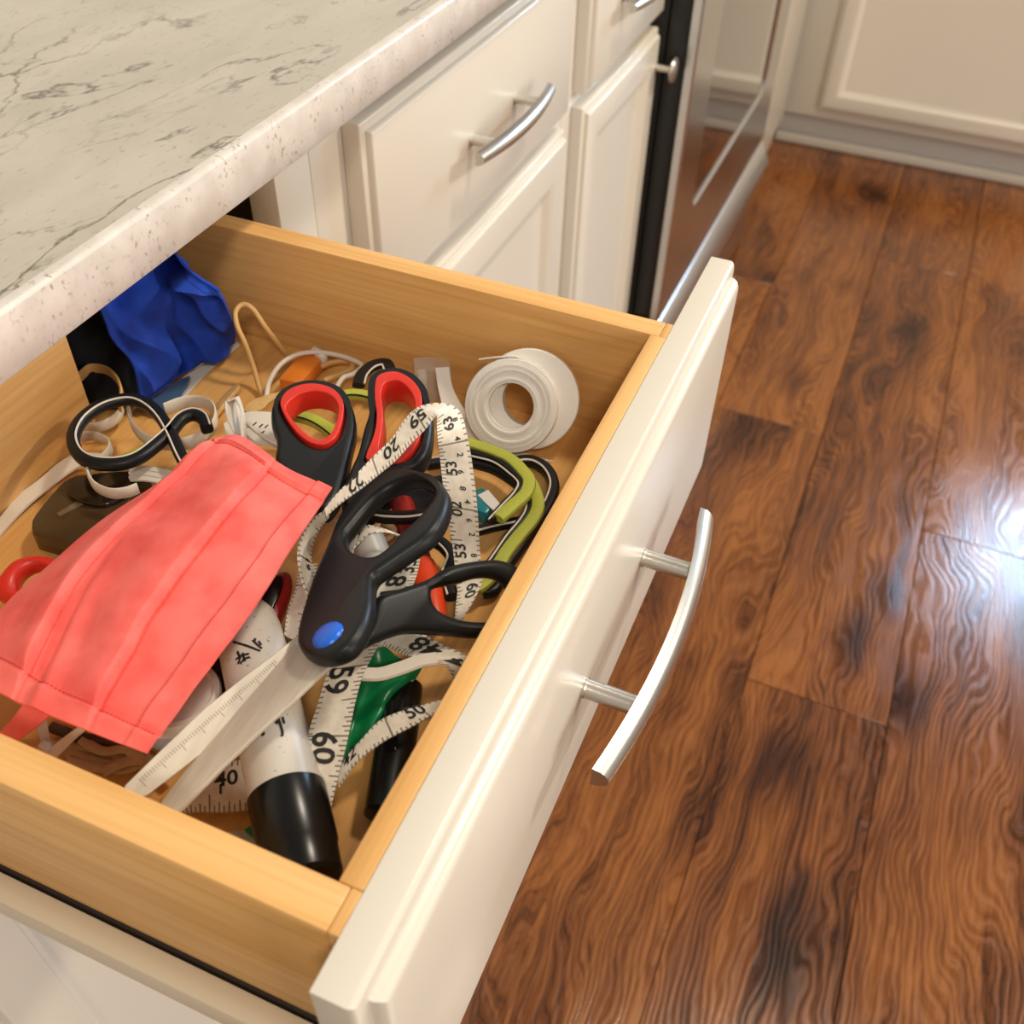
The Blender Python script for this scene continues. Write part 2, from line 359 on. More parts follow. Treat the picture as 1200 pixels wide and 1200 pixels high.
class Ribbon:
    """thin band given by its two edges; keeps a grid so that print can be wrapped on it"""
    def __init__(s, pairs, n=10, across=4, inch=0.030, u0=0.0):
        A = spline([p[0] for p in pairs], n); B = spline([p[1] for p in pairs], n)
        s.A, s.B = A, B; s.L = [0.0]
        for i in range(1, len(A)): s.L.append(s.L[-1] + (((A[i] + B[i]) - (A[i - 1] + B[i - 1])) / 2).length)
        s.u0 = u0; s.inch = inch; s.ac = across
    def pos(s, l, t):
        L = s.L; i = 0
        while i < len(L) - 2 and L[i + 1] < l: i += 1
        f = (l - L[i]) / max(L[i + 1] - L[i], 1e-9)
        return s.A[i].lerp(s.A[i + 1], f).lerp(s.B[i].lerp(s.B[i + 1], f), t)
    def nrm(s, l, t):
        e = 0.0015; d = s.pos(min(l + e, s.L[-1]), t) - s.pos(max(l - e, 0), t); q = s.pos(l, 1) - s.pos(l, 0)
        n = d.cross(q); n.normalize()
        return n if n.dot(CAM - s.pos(l, t)) > 0 else -n
    def build(s, name, mat, parent, thick=0.0007):
        vs, fs, uv = [], [], []; k = s.ac + 1; m = len(s.A)
        for side in (0, 1):
            for i in range(m):
                nn = s.nrm(s.L[i], .5)
                for j in range(k):
                    t = j / s.ac; vs.append(s.A[i].lerp(s.B[i], t) - nn * thick * side); uv.append((s.u0 + s.L[i] / s.inch, t))
        o = m * k
        for i in range(m - 1):
            for j in range(s.ac):
                a = i * k + j; fs.append((a, a + 1, a + k + 1, a + k)); fs.append((o + a, o + a + k, o + a + k + 1, o + a + 1))
            a = i * k; fs.append((a, a + k, o + a + k, o + a)); a += s.ac; fs.append((a, o + a, o + a + k, a + k))
        for i in (0, m - 1):
            for j in range(s.ac): a = i * k + j; fs.append((a, a + 1, o + a + 1, o + a))
        return put(name, vs, fs, mat, parent, True, uv, 60)
    def find(s, u, v):
        best = None
        for i in range(len(s.L)):
            for j in range(0, 21):
                p = s.pos(s.L[i], j / 20); d = p - CAM; q = d.dot(FV); e = (600 + FPX * d.dot(RV) / q - u) ** 2 + (600 + FPX * d.dot(DV) / q - v) ** 2
                if best is None or e < best[0]: best = (e, s.L[i], j / 20)
        return best[1], best[2]
    def text(s, txt, u, v, size, rot, parent, name='printed_number', squeeze=1.0):
        """rot: direction in which the text reads, in the ribbon's own (length, across) frame, degrees"""
        l, t = s.find(u, v); wd = (s.pos(l, 1) - s.pos(l, 0)).length
        cu = bpy.data.curves.new('txt', 'FONT'); cu.body = txt; cu.size = size; cu.align_x = 'CENTER'; cu.align_y = 'CENTER'; cu.offset = size * 0.022; cu.resolution_u = 3
        tmp = bpy.data.objects.new('tmp', cu); COL.objects.link(tmp)
        me = bpy.data.meshes.new_from_object(tmp.evaluated_get(bpy.context.evaluated_depsgraph_get())); bpy.data.objects.remove(tmp)
        # is (length, across) a right-handed pair seen from the camera?
        e = 0.001; d = s.pos(min(l + e, s.L[-1]), t) - s.pos(max(l - e, 0), t); q = s.pos(l, 1) - s.pos(l, 0)
        hand = 1 if d.cross(q).dot(CAM - s.pos(l, t)) > 0 else -1
        ca, sa = math.cos(math.radians(rot)), math.sin(math.radians(rot)); vs = []
        for vv in me.vertices:
            x, y = vv.co.x * squeeze, vv.co.y * hand; a, b = ca * x - sa * y, sa * x + ca * y
            if hand < 0: a, b = ca * x + sa * vv.co.y * -1 * -1, sa * x - ca * vv.co.y
            ll = min(max(l + a, 0), s.L[-1]); tt = t + b / wd
            vs.append(s.pos(ll, tt) + s.nrm(ll, .5) * 0.00025)
        fs = [tuple(p.vertices) for p in me.polygons]; bpy.data.meshes.remove(me)
        return put(name, vs, fs, 'ink', parent)

def patch(top, bottom, left, right, nu, nv, disp, thick, name, mat, parent):
    """Coons patch between four edge curves with a height field, closed to a thin solid"""
    def samp(c, k): return [c_at(c, i / k) for i in range(k + 1)]
    def c_at(c, t):
        x = t * (len(c) - 1); i = min(int(x), len(c) - 2); return c[i].lerp(c[i + 1], x - i)
    T, B = samp(spline(top, 10), nu), samp(spline(bottom, 10), nu); L, R = samp(spline(left, 10), nv), samp(spline(right, 10), nv)
    g = []
    for j in range(nv + 1):
        for i in range(nu + 1):
            s, t = i / nu, j / nv
            p = T[i] * (1 - t) + B[i] * t + L[j] * (1 - s) + R[j] * s - (T[0] * (1 - s) * (1 - t) + T[nu] * s * (1 - t) + B[0] * (1 - s) * t + B[nu] * s * t)
            g.append(p)
    k = nu + 1
    def nrm(i, j):
        a = g[j * k + min(i + 1, nu)] - g[j * k + max(i - 1, 0)]; b = g[min(j + 1, nv) * k + i] - g[max(j - 1, 0) * k + i]
        n = a.cross(b); n.normalize(); p = g[j * k + i]; return n if n.dot(CAM - p) > 0 else -n
    N = [nrm(i, j) for j in range(nv + 1) for i in range(nu + 1)]
    top_v = [g[j * k + i] + N[j * k + i] * disp(i / nu, j / nv) for j in range(nv + 1) for i in range(nu + 1)]
    vs = top_v + [p - n * thick for p, n in zip(top_v, N)]; o = len(top_v); fs = []
    for j in range(nv):
        for i in range(nu):
            a = j * k + i; fs.append((a, a + 1, a + k + 1, a + k)); fs.append((o + a, o + a + k, o + a + k + 1, o + a + 1))
    for i in range(nu):
        a = i; fs.append((a, o + a, o + a + 1, a + 1)); a = nv * k + i; fs.append((a, a + 1, o + a + 1, o + a))
    for j in range(nv):
        a = j * k; fs.append((a, a + k, o + a + k, o + a)); a = j * k + nu; fs.append((a, o + a, o + a + k, a + k))
    uv = [(i / nu, j / nv) for j in range(nv + 1) for i in range(nu + 1)] * 2
    ob = put(name, vs, fs, mat, parent, True, uv, 65)
    def on(s, t, off=0.0):
        i = min(max(int(round(s * nu)), 0), nu); j = min(max(int(round(t * nv)), 0), nv)
        x, y = s * nu, t * nv; i0, j0 = min(int(x), nu - 1), min(int(y), nv - 1)
        a = top_v[j0 * k + i0].lerp(top_v[j0 * k + i0 + 1], x - i0); b = top_v[(j0 + 1) * k + i0].lerp(top_v[(j0 + 1) * k + i0 + 1], x - i0)
        return a.lerp(b, y - j0) + N[j * k + i] * off
    return ob, on
def stitches(on, pts, name, mat, parent, n=60, r=0.00022, duty=0.62):
    """a row of separate thread dashes, one mesh"""
    path = spline([Vector((a, b, 0)) for a, b in pts], 12); bm = bmesh.new()
    ls = [0]
    for a, b in zip(path, path[1:]): ls.append(ls[-1] + (b - a).length)
    def q(d):
        i = 0
        while i < len(ls) - 2 and ls[i + 1] < d: i += 1
        return path[i].lerp(path[i + 1], (d - ls[i]) / max(ls[i + 1] - ls[i], 1e-9))
    for i in range(n):
        a, b = q(ls[-1] * i / n), q(ls[-1] * (i + duty) / n)
        p0, p1 = on(a.x, a.y, .0001), on(b.x, b.y, .0001); d = p1 - p0; m = d.to_track_quat('Z', 'Y').to_matrix().to_4x4(); m.translation = (p0 + p1) / 2
        bmesh.ops.create_cone(bm, cap_ends=True, segments=6, radius1=r, radius2=r, depth=d.length, matrix=m)
    return bmput(name, bm, mat, parent, True)

# ================================================================== THE SETTING
fl = bpy.data.objects.new('floor', None); COL.objects.link(fl); fl.location = (1, -0.9, 0); struct(fl)
fl['label'] = 'dark rustic brown wood plank floor'
sub = box('floor_substrate', (-1.6, -2.6, -0.03), (2.75, 0.12, -0.012), 'dark', fl, 0)
PW = 0.1925; random.seed(4)
joints = {0: [0.10, 1.41], 1: [0.83], 2: [1.235, 0.02], -1: [0.62], 3: [0.52, 1.72], 4: [1.05], 5: [0.3, 1.5], 6: [0.9]}
for r in range(-1, 12):
    y1 = -0.1455 - PW * r; y0 = y1 - PW
    if r == -1: y1 = 0.10; y0 = -0.1455
    js = sorted(joints.get(r, [random.uniform(0, 1.2)])); xs = sorted({-1.6, 2.62, *js, *[j + 1.25 for j in js if j + 1.25 < 2.3 and len(js) < 2], *[j - 1.25 for j in js if -1.3 < j - 1.25]})
    for a, b in zip(xs, xs[1:]):
        box('plank', (a + .0004, y0 + .0004, -0.012), (b - .0004, y1 - .0004, 0), 'plank', fl, 0.0010, 1)

wb = struct(box('wall_back', (-1.6, 0.64, 0), (3.3, 0.74, 2.6), 'wall', None, 0)); wb['label'] = 'painted wall behind the cabinets'
# far wall with a window opening above the far cabinets
wf = bpy.data.objects.new('wall_far', None); COL.objects.link(wf); wf.location = (3.25, -1, 0); struct(wf); wf['label'] = 'painted far wall with window opening'
for lo, hi in (((3.2, -0.78, 0), (3.3, 0.64, 2.6)), ((3.2, -2.6, 0), (3.3, -1.74, 2.6)), ((3.2, -1.74, 0), (3.3, -0.78, 1.22)), ((3.2, -1.74, 2.02), (3.3, -0.78, 2.6))): box('wall_panel', lo, hi, 'wall', wf, 0)
wn = bpy.data.objects.new('window_1', None); COL.objects.link(wn); wn.location = (3.25, -1.22, 1.22); struct(wn); wn['label'] = 'white framed window over the far counter'
for lo, hi in (((3.2, -1.74, 1.22), (3.26, -0.78, 1.26)), ((3.2, -1.74, 1.98), (3.26, -0.78, 2.02)), ((3.2, -1.74, 1.22), (3.26, -1.62, 2.02)), ((3.2, -0.82, 1.22), (3.26, -0.78, 2.02)), ((3.22, -1.275, 1.26), (3.25, -1.245, 1.98))): box('window_frame', lo, hi, 'lampglass', wn, 0.002)

# ================================================================== KITCHEN
ZT, FH = 0.8499, 0.150; ZB = ZT - FH; D1 = -0.2725; DOORTOP = 0.6845; DOORBOT = 0.108
X, Y, Z = Vector((1, 0, 0)), Vector((0, 1, 0)), Vector((0, 0, 1))
def front(name, x0, x1, z0, z1, yface, prof, parent): return rings(name, Vector((x0, yface, z0)), X, Z, -Y, x1 - x0, z1 - z0, prof, 'paint', parent)
def handle(parent, xc, z, yf, L=0.166, pitch=0.090):
    bar = []
    for k in range(-12, 13):
        s = k / 12; bar.append(Vector((xc + s * L / 2, yf - 0.0285 + 0.0085 * s * s, z)))
    # half-round bar: flat towards the front face, domed outwards, slightly tapering to the ends
    vs, fs = [], []; nsd = 12
    for i, p in enumerate(bar):
        s = abs(i - 12) / 12; hw = 0.0074 - 0.0016 * s * s; dp = 0.0078
        for k in range(nsd):
            q = math.pi * k / (nsd - 1); vs.append(p + Z * (hw * math.cos(q)) - Y * (dp * math.sin(q) - 0.002))
    for i in range(len(bar) - 1):
        for k in range(nsd): fs.append((i * nsd + k, i * nsd + (k + 1) % nsd, (i + 1) * nsd + (k + 1) % nsd, (i + 1) * nsd + k))
    fs += [tuple(range(nsd)), tuple(range(len(vs) - nsd, len(vs)))]
    put('handle', vs, fs, 'nickel', parent, True, None, 45)
    for s in (-1, 1):
        lathe('handle_post', (xc + s * pitch / 2, yf + .0002, z), (0, -1, 0), [(0, .0050), (.0015, .0050), (.0020, .0046), (.0245, .0046)], 'nickel', parent, 24)
def cabinet(name, label, x0, x1, fx0, fx1, zt_open=None):
    e = thing(name, label, 'cabinet', ((x0 + x1) / 2, 0.3, 0), 'base cabinets in the run with the open drawer')
    yb, yf = TH + .0005, TH + 0.0220
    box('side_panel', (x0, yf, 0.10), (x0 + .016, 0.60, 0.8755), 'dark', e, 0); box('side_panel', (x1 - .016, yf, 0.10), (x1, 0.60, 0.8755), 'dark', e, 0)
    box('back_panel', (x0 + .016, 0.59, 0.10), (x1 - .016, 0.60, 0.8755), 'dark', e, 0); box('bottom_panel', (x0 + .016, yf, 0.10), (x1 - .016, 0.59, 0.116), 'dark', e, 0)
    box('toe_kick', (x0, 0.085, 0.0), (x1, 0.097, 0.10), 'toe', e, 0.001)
    box('stile', (x0, yb, 0.10), (fx0, yf, 0.8755), 'paint', e, 0.0008); box('stile', (fx1, yb, 0.10), (x1, yf, 0.8755), 'paint', e, 0.0008)
    for a, b in ((0.10, 0.135), (0.672, 0.712), (0.8615, 0.8755)): box('rail', (fx0, yb + .0002, a), (fx1, yf - .0002, b), 'paint', e, 0.0006)
    return e
c1 = cabinet('base_cabinet', 'cream base cabinet nearest the camera with its top drawer pulled wide open', -0.058, 0.4500, 0.0015, 0.4098)
front('door', 0.0, 0.4264, DOORBOT, DOORTOP, 0.0, DOOR, c1)
c2 = cabinet('base_cabinet', 'cream base cabinet with closed bow-handled drawer, beside the open drawer', 0.4505, 0.9360, 0.509, 0.892)
front('door', 0.492, 0.908, DOORBOT, DOORTOP, 0.0, DOOR, c2)
d2 = front('drawer', 0.492, 0.908, ZB, ZT, 0.0, SLAB, c2); handle(d2, 0.706, 0.7745, 0.0, 0.158, 0.0945)
c3 = cabinet('base_cabinet', 'narrow cream base cabinet with round door knob, next to the oven', 0.9365, 1.2590, 0.985, 1.232)
dd = front('door', 0.965, 1.250, DOORBOT, DOORTOP, 0.0, DOOR, c3)
lathe('knob', (1.236, 0.0003, 0.640), (0, -1, 0), [(0, .0065), (.001, .0065), (.002, .0048), (.017, .0044), (.020, .0075), (.0225, .0150), (.0245, .0163), (.0265, .0155), (.028, .0100), (.0285, .0)], 'nickel', dd, 32, 50)
d3 = front('drawer', 0.965, 1.250, ZB, ZT, 0.0, SLAB, c3); handle(d3, 1.107, 0.7745, 0.0, 0.158, 0.0945)

# countertop
ct = thing('countertop', 'beige stone-look countertop with dark grey veins above the cabinets', 'countertop', (0.2, 0.3, 0.876))
YC = -0.0178
vs, fs = [], []
prof = [(0.637, .9050), (YC + .0022, .9050), (YC + .0009, .9046), (YC + .0002, .9036)]
def strip(name, pr, x0, x1, mat, closed_with):
    pts = pr + closed_with; v = []; f = []; m = len(pts)
    for x in (x0, x1): v += [(x, a, b) for a, b in pts]
    for i in range(m): f.append((i, (i + 1) % m, m + (i + 1) % m, m + i))
    f += [tuple(range(m)), tuple(range(m, 2 * m))]
    return put(name, v, f, mat, ct, True, None, 50)
strip('top_surface', [(0.637, .9050), (YC + .0060, .9050), (YC + .0060, .8775), (0.637, .8775)], -0.9, 1.2600, 'counter', [])
strip('front_edge', [(YC + .0060, .9050), (YC + .0030, .9049), (YC + .0010, .9041), (YC, .9022), (YC, .8768), (YC + .0008, .8760), (YC + .0060, .8760)], -0.9, 1.2600, 'edge', [])

# the open drawer
dr = front('drawer', 0.0, 0.4264, ZB, ZT, D1, SLAB, c1); dr['label'] = 'cream drawer front pulled far out'
handle(dr, 0.2250, 0.7690, D1, 0.168, 0.0865)
A0, A1, B0, B1 = 0.0161, 0.0305, 0.3396, 0.3529     # near side wall, far side wall
YF0, YF1 = -0.2528, -0.2445                          # front wall of the box
ZBT, ZBB, ZFL = 0.8500, 0.7665, 0.7780
box('drawer_side', (A0, YF1 - .0045, ZBB), (A1, 0.30, ZBT), 'maple_y', dr, 0.0008)
box('drawer_side', (B0, YF1 - .0045, ZBB), (B1, 0.30, ZBT), 'maple_y', dr, 0.0008)
box('drawer_front_wall', (A1 + .0001, YF0, ZBB), (B0 - .0001, YF1, ZBT), 'maple_x', dr, 0.0006)
box('drawer_corner', (A0, YF0, ZBB), (A1, YF1 - .0046, ZBT - .0002), 'maple_x', dr, 0.0005); box('drawer_corner', (B0, YF0, ZBB), (B1, YF1 - .0046, ZBT - .0002), 'maple_x', dr, 0.0005)
box('drawer_bottom', (A1, YF1, ZFL - .006), (B0, 0.29, ZFL), 'maple_floor', dr, 0)
box('drawer_back', (A1, 0.285, ZBB), (B0, 0.30, ZBT), 'maple_x', dr, 0.0008)
box('drawer_divider', (A1 + .0002, 0.0275, ZFL), (0.2285, 0.0385, 0.8470), 'maple_x', dr, 0.0006)
# painted metal slide under the near side
sl = [(A0 - .0014, .7480), (A0 - .0014, .7622), (A0 - .0050, .7628), (A0 - .0085, .7626), (.0058, .7616), (.0052, .7590), (.0052, .7480), (.0072, .7480), (.0072, .7570), (A0 - .0046, .7590), (A0 - .0046, .7480)]
v = [(x, yy, z) for yy in (YF0 + .0005, 0.30) for x, z in sl]; m = len(sl)
f = [(i, (i + 1) % m, m + (i + 1) % m, m + i) for i in range(m)] + [tuple(range(m)), tuple(range(m, 2 * m))]
put('drawer_slide', v, f, 'slide', dr, True, None, 35)

box('slide_gap_shade', (A0 - .0030, YF0 + .0010, 0.7440), (A0 + .0100, 0.29, 0.7590), 'dark', dr, 0)  # added dark filler strip standing in for the shadow gap between box and slide

# range
rg = thing('oven_range', 'stainless steel oven with dark glass door beside the narrow cabinet', 'oven', (1.645, 0.3, 0))
RX0, RX1, RY = 1.2640, 2.0240, -0.0460
box('body', (RX0 + .002, -0.0020, 0.02), (RX1 - .002, 0.60, 0.905), 'ovenblack', rg, 0.002)
def framed(name, x0, x1, z0, z1, wx0, wx1, wz0, wz1, r, yf, yb, mat, parent):
    """slab with a rounded rectangular opening"""
    def rr(x0, x1, z0, z1, r, n=6):
        o = []
        for cx, cz, a in ((x1 - r, z1 - r, 0), (x0 + r, z1 - r, 90), (x0 + r, z0 + r, 180), (x1 - r, z0 + r, 270)):
            for k in range(n + 1): q = math.radians(a + 90 * k / n); o.append((cx + r * math.cos(q), cz + r * math.sin(q)))
        return o
    O, I = rr(x0, x1, z0, z1, 0.004), rr(wx0, wx1, wz0, wz1, r); I2 = rr(wx0 + .004, wx1 - .004, wz0 + .004, wz1 - .004, r); m = len(O); v, f = [], []
    for pts, y in ((O, yb), (O, yf + .003), (rr(x0 + .003, x1 - .003, z0 + .003, z1 - .003, 0.004), yf), (I, yf), (I2, yf + .004), (I2, yb)): v += [(a, y, b) for a, b in pts]
    for k in range(6):
        for i in range(m): f.append((k * m + i, k * m + (i + 1) % m, ((k + 1) % 6) * m + (i + 1) % m, ((k + 1) % 6) * m + i))
    put(name, v, f, mat, parent, True, None, 30); return I2
dv = box('door_core', (RX0 + .001, RY + .014, 0.246), (RX1 - .001, -0.0035, 0.800), 'ovenblack', rg, 0.002)
I2 = framed('oven_door', RX0, RX1, 0.240, 0.804, 1.385, 1.905, 0.375, 0.735, 0.03, RY, RY + .0135, 'steel', rg)
gl = [(a, RY + .0045, b) for a, b in I2] + [(a, RY + .0090, b) for a, b in I2]; m = len(I2)
put('oven_window', gl, [tuple(range(m)), tuple(range(m, 2 * m))] + [(i, (i + 1) % m, m + (i + 1) % m, m + i) for i in range(m)], 'glass_dark', rg)
# storage drawer under the door: rounded top ledge and flat face
dp = [(-0.004, .236), (RY + .010, .236), (RY + .003, .234), (RY - .002, .229), (RY - .019, .194), (RY - .020, .187), (RY - .014, .182)]
for nm, seq, mt in (('storage_drawer_ledge', dp + [(-0.004, .182)], 'steel_light'), ('storage_drawer', [(-0.004, .1815), (RY - .010, .1815), (RY + .002, .018), (-0.004, .018)], 'steel')):
    m = len(seq); v = [(x, a, b) for x in (RX0 + .002, RX1 - .002) for a, b in seq]
    put(nm, v, [(i, (i + 1) % m, m + (i + 1) % m, m + i) for i in range(m)] + [tuple(range(m)), tuple(range(m, 2 * m))], mt, rg, True, None, 40)
sweep('oven_handle', [Vector((1.33, RY - .045, .765)), Vector((1.64, RY - .048, .765)), Vector((1.96, RY - .045, .765))], .011, .011, 'steel_light', rg)
for hx in (1.36, 1.93): sweep('handle_bracket', [Vector((hx, RY + .001, .765)), Vector((hx, RY - .042, .765))], .008, .008, 'steel_light', rg, sides=8)

# corner filler and far cabinet run
ff = thing('corner_filler', 'cream corner filler panel at the far end of the oven', 'panel', (2.3, 0.05, 0))
box('panel', (2.032, -0.016, 0.092), (2.512, 0.020, 0.8755), 'paint', ff, 0.002); box('base_board', (2.032, 0.0045, 0.0), (2.575, 0.026, 0.090), 'paint', ff, 0.003)
fc = thing('far_cabinet', 'cream base cabinet with recessed panel door across the kitchen', 'cabinet', (2.85, -0.6, 0))
FX = 2.5400
box('body', (FX + .02, -2.30, 0.10), (3.19, 0.0045, 0.8755), 'paint', fc, 0.001)
box('face_frame', (FX, -2.30, 0.098), (FX + .02, 0.0045, 0.8755), 'paint', fc, 0.002)
box('toe_kick', (2.600, -2.30, 0.0), (2.612, 0.0045, 0.0978), 'toe', fc, 0.001); box('shoe_moulding', (2.588, -2.30, 0.0), (2.5998, 0.0040, 0.026), 'paint', fc, 0.004)
DOOR2 = SLAB + [(.038, 0), (.0395, .001), (.043, .0030), (.051, .0085), (.053, .0088)]
for k in range(4):
    y1 = -0.094 - 0.545 * k
    rings('door', Vector((FX - TH - .0008, y1, 0.124)), -Y, Z, -X, 0.525, 0.73, DOOR2, 'paint', fc)
f2 = thing('far_countertop', 'beige countertop on the far cabinet run', 'countertop', (2.85, -1.0, 0.876))
box('slab', (2.505, -2.33, 0.876), (3.195, 0.635, 0.905), 'counter', f2, 0.003)

# ================================================================== THINGS IN THE DRAWER
# ---- coral cloth mask lying on top
mk = thing('face_mask', 'coral pink pleated cloth face mask lying on top of the pile', 'face mask', at(190, 720, ZFL))
tp = px([(252, 519, .832), (270, 513, .838), (290, 517, .840), (332, 548, .842), (366, 564, .841), (388, 575, .838)])
bt = px([(-62, 778, .822), (-20, 802, .826), (28, 827, .829), (100, 856, .831), (173, 884, .828)])
lf = px([(252, 519, .832), (215, 541, .832), (172, 572, .828), (116, 607, .824), (52, 660, .821), (2, 702, .820), (-62, 778, .822)])
rt = px([(388, 575, .838), (340, 645, .842), (288, 720, .842), (232, 800, .836), (173, 884, .828)])
def sm(a, b, x): x = min(max((x - a) / (b - a), 0), 1); return x * x * (3 - 2 * x)
def mdisp(s, t):
    # s across the pleats (0 = left edge), t from the far hem (0) to the near hem (1)
    d = 0.0; edge = sm(0, .12, t) * sm(0, .12, 1 - t); c1 = .13 + .31 * t + .012 * math.sin(t * 7); c2 = .54 + .21 * t + .010 * math.sin(t * 6 + 1)
    for c, hgt, run in ((c1, .0036, .13 + .1 * t), (c2, .0042, .24)):
        x = s - c
        d += hgt * sm(.006, -.004, x) * sm(-run, -.01, x) - .0014 * math.exp(-((x - .010) / .007) ** 2)    # each pleat rises slowly and drops at its fold
    bulge = 0.0036 * math.sin(math.pi * s) * math.sin(math.pi * t)
    wr = 0.0030 * noise.noise(Vector((s * 2.2 + 3, t * 3.6, 1.7))) + 0.0018 * noise.noise(Vector((s * 5, t * 6, 4.2))) + 0.0008 * noise.noise(Vector((s * 9, t * 11, 2.2)))
    tuck = -0.0034 * math.exp(-((s - c1 - .055) / .030) ** 2) * sm(.5, .75, t) * sm(0, .12, 1 - t) + .0020 * math.exp(-((s - c1 - .11) / .04) ** 2) * sm(.5, .8, t)
    hem = 0.0012 * (1 - sm(.045, .052, t)) + 0.0012 * (1 - sm(.052, .060, 1 - t)) + 0.0009 * sm(-.004, .004, s - .84 - .07 * t)
    groove = -0.0012 * math.exp(-((t - .054) / .006) ** 2) - 0.0012 * math.exp(-((1 - t - .062) / .006) ** 2)
    lip = -0.0030 * (1 - sm(0, .05, s))
    return d * (0.15 + 0.85 * edge) + bulge + wr * (0.15 + 0.85 * edge) * sm(0, .2, s) + tuck + hem + groove + lip
body, on = patch(tp, bt, lf, rt, 190, 120, mdisp, 0.0016, 'cloth_panel', 'coral', mk)
stitches(on, [(.015, .052), (.5, .052), (.985, .052)], 'stitching', 'coralthread', mk, 44)
stitches(on, [(.03, .940), (.5, .938), (.985, .940)], 'stitching', 'coralthread', mk, 60)
stitches(on, [(.846, .06), (.876, .5), (.905, .93)], 'stitching', 'coralthread', mk, 90)
st = Ribbon([(at(34, 816, .8275), at(64, 832, .8275)), (at(16, 840, .822), at(43, 851, .822)), (at(-4, 862, .816), at(22, 868, .816)), (at(-24, 884, .808), at(2, 890, .808))])
st.build('ear_strap', 'coral', mk, .0012)

# ---- large black scissors with blue rivet
sc = thing('scissors', 'large open scissors with black handles and a blue rivet on top', 'scissors', at(380, 740, ZFL))
PL1 = plane3(at(380, 740, .836), at(500, 560, .838), at(200, 940, .826))
PL2 = plane3(at(380, 740, .829), at(610, 700, .806), at(200, 940, .822))
H1 = [(352, 760), (351, 747), (356, 725), (370, 680), (385, 645), (397, 615), (412, 590), (430, 570), (450, 557), (480, 553), (503, 559), (520, 570), (527, 587), (520, 612), (505, 632), (480, 650), (455, 667), (440, 679), (437, 695), (436, 715), (430, 737), (415, 760), (395, 772), (375, 775), (360, 770)]
H1h = [(406, 630), (408, 642), (415, 650), (430, 656), (445, 655), (459, 645), (470, 632), (490, 614), (506, 595), (511, 582), (505, 571), (490, 566), (470, 569), (450, 580), (432, 597), (417, 615)]
plate('handle', [H1, H1h], PL1, 0.0090, 0.0034, 'black', sc, 5, -.0035)
H2 = [(418, 752), (430, 735), (440, 702), (470, 690), (500, 680), (515, 670), (535, 662), (570, 657), (590, 659), (606, 668), (614, 690), (608, 718), (590, 742), (560, 747), (520, 744), (480, 742), (460, 746), (440, 754), (420, 764)]
H2h = [(505, 692), (505, 705), (512, 716), (527, 724), (548, 729), (572, 729), (588, 722), (596, 703), (592, 686), (578, 677), (558, 677), (535, 684), (517, 687)]
plate('handle', [H2, H2h], PL2, 0.0085, 0.0032, 'black', sc, 5, -.0035)
plate('blade', [[(340, 752), (372, 768), (392, 762), (388, 779), (368, 797), (340, 824), (300, 860), (255, 903), (213, 946), (192, 962), (180, 966), (190, 938), (215, 905), (260, 852), (300, 806)]], (PL1[0] - PL1[1] * .0050, PL1[1]), 0.0016, 0.0003, 'blade', sc, 0)
plate('blade', [[(352, 742), (375, 762), (345, 790), (300, 832), (255, 868), (213, 901), (174, 931), (152, 940), (138, 938), (148, 919), (190, 878), (240, 830), (290, 790), (320, 768)]], (PL2[0] - PL2[1] * .0090, PL2[1]), 0.0016, 0.0003, 'blade', sc, 0)
n = PL1[1]; c = at_plane(381, 740, PL1[0] + n * .0055, n) - n * .0040
lathe('rivet', c, n, [(0, .0066), (.0018, .0066), (.0022, .0062), (.0030, .0060), (.0036, .0046), (.0040, .0025), (.0041, 0)], 'bluecap', sc, 40, 60)
def bladeticks():
    PB = (PL2[0] - PL2[1] * .00895, PL2[1]); bm = bmesh.new(); a, b = at_plane(160, 910, *PB), at_plane(318, 771, *PB)
    q = at_plane(178, 918, *PB) - a; q -= (b - a) * q.dot(b - a) / (b - a).length_squared; q.normalize(); d = (b - a).normalized()
    for i in range(58):
        p = a.lerp(b, i / 57) + q * .0012; ln = .0036 if i % 8 == 0 else .0016; o = PL2[1] * .00005
        vs = [bm.verts.new(p + o), bm.verts.new(p + d * .00025 + o), bm.verts.new(p + d * .00025 + q * ln + o), bm.verts.new(p + q * ln + o)]; bm.faces.new(vs)
    bmput('ruler_marks', bm, plain('etched_marks', (0.30, 0.22, 0.17), .5), sc)
bladeticks()

# ---- red-lined black scissors behind
rs = thing('scissors', 'black scissors with red-lined finger loops beside the tape roll', 'scissors', at(420, 540, ZFL))
PR = plane3(at(370, 490, .826), at(470, 490, .828), at(390, 590, .822))
plate('handle', [[(319, 484), (326, 468), (344, 456), (368, 452), (392, 457), (408, 470), (416, 488), (417, 508), (413, 526), (409, 545), (404, 565), (396, 590), (380, 605), (358, 590), (336, 566), (324, 545), (325, 528), (324, 515), (319, 502)],
      [(331, 484), (336, 469), (352, 460), (372, 458), (392, 464), (403, 477), (404, 493), (398, 516), (388, 527), (376, 530), (360, 524), (344, 508)]], PR, 0.0110, 0.0034, 'black', rs, 5, -.004)
plate('finger_loop', [[(331, 484), (336, 469), (352, 460), (372, 458), (392, 464), (403, 477), (404, 493), (398, 516), (388, 527), (376, 530), (360, 524), (344, 508)],
      [(337, 487), (345, 476), (357, 469), (373, 467), (388, 471), (397, 481), (398, 494), (393, 511), (385, 521), (376, 524), (364, 519), (348, 504)]], PR, 0.0125, 0.0006, 'red', rs, 5, -.0052)
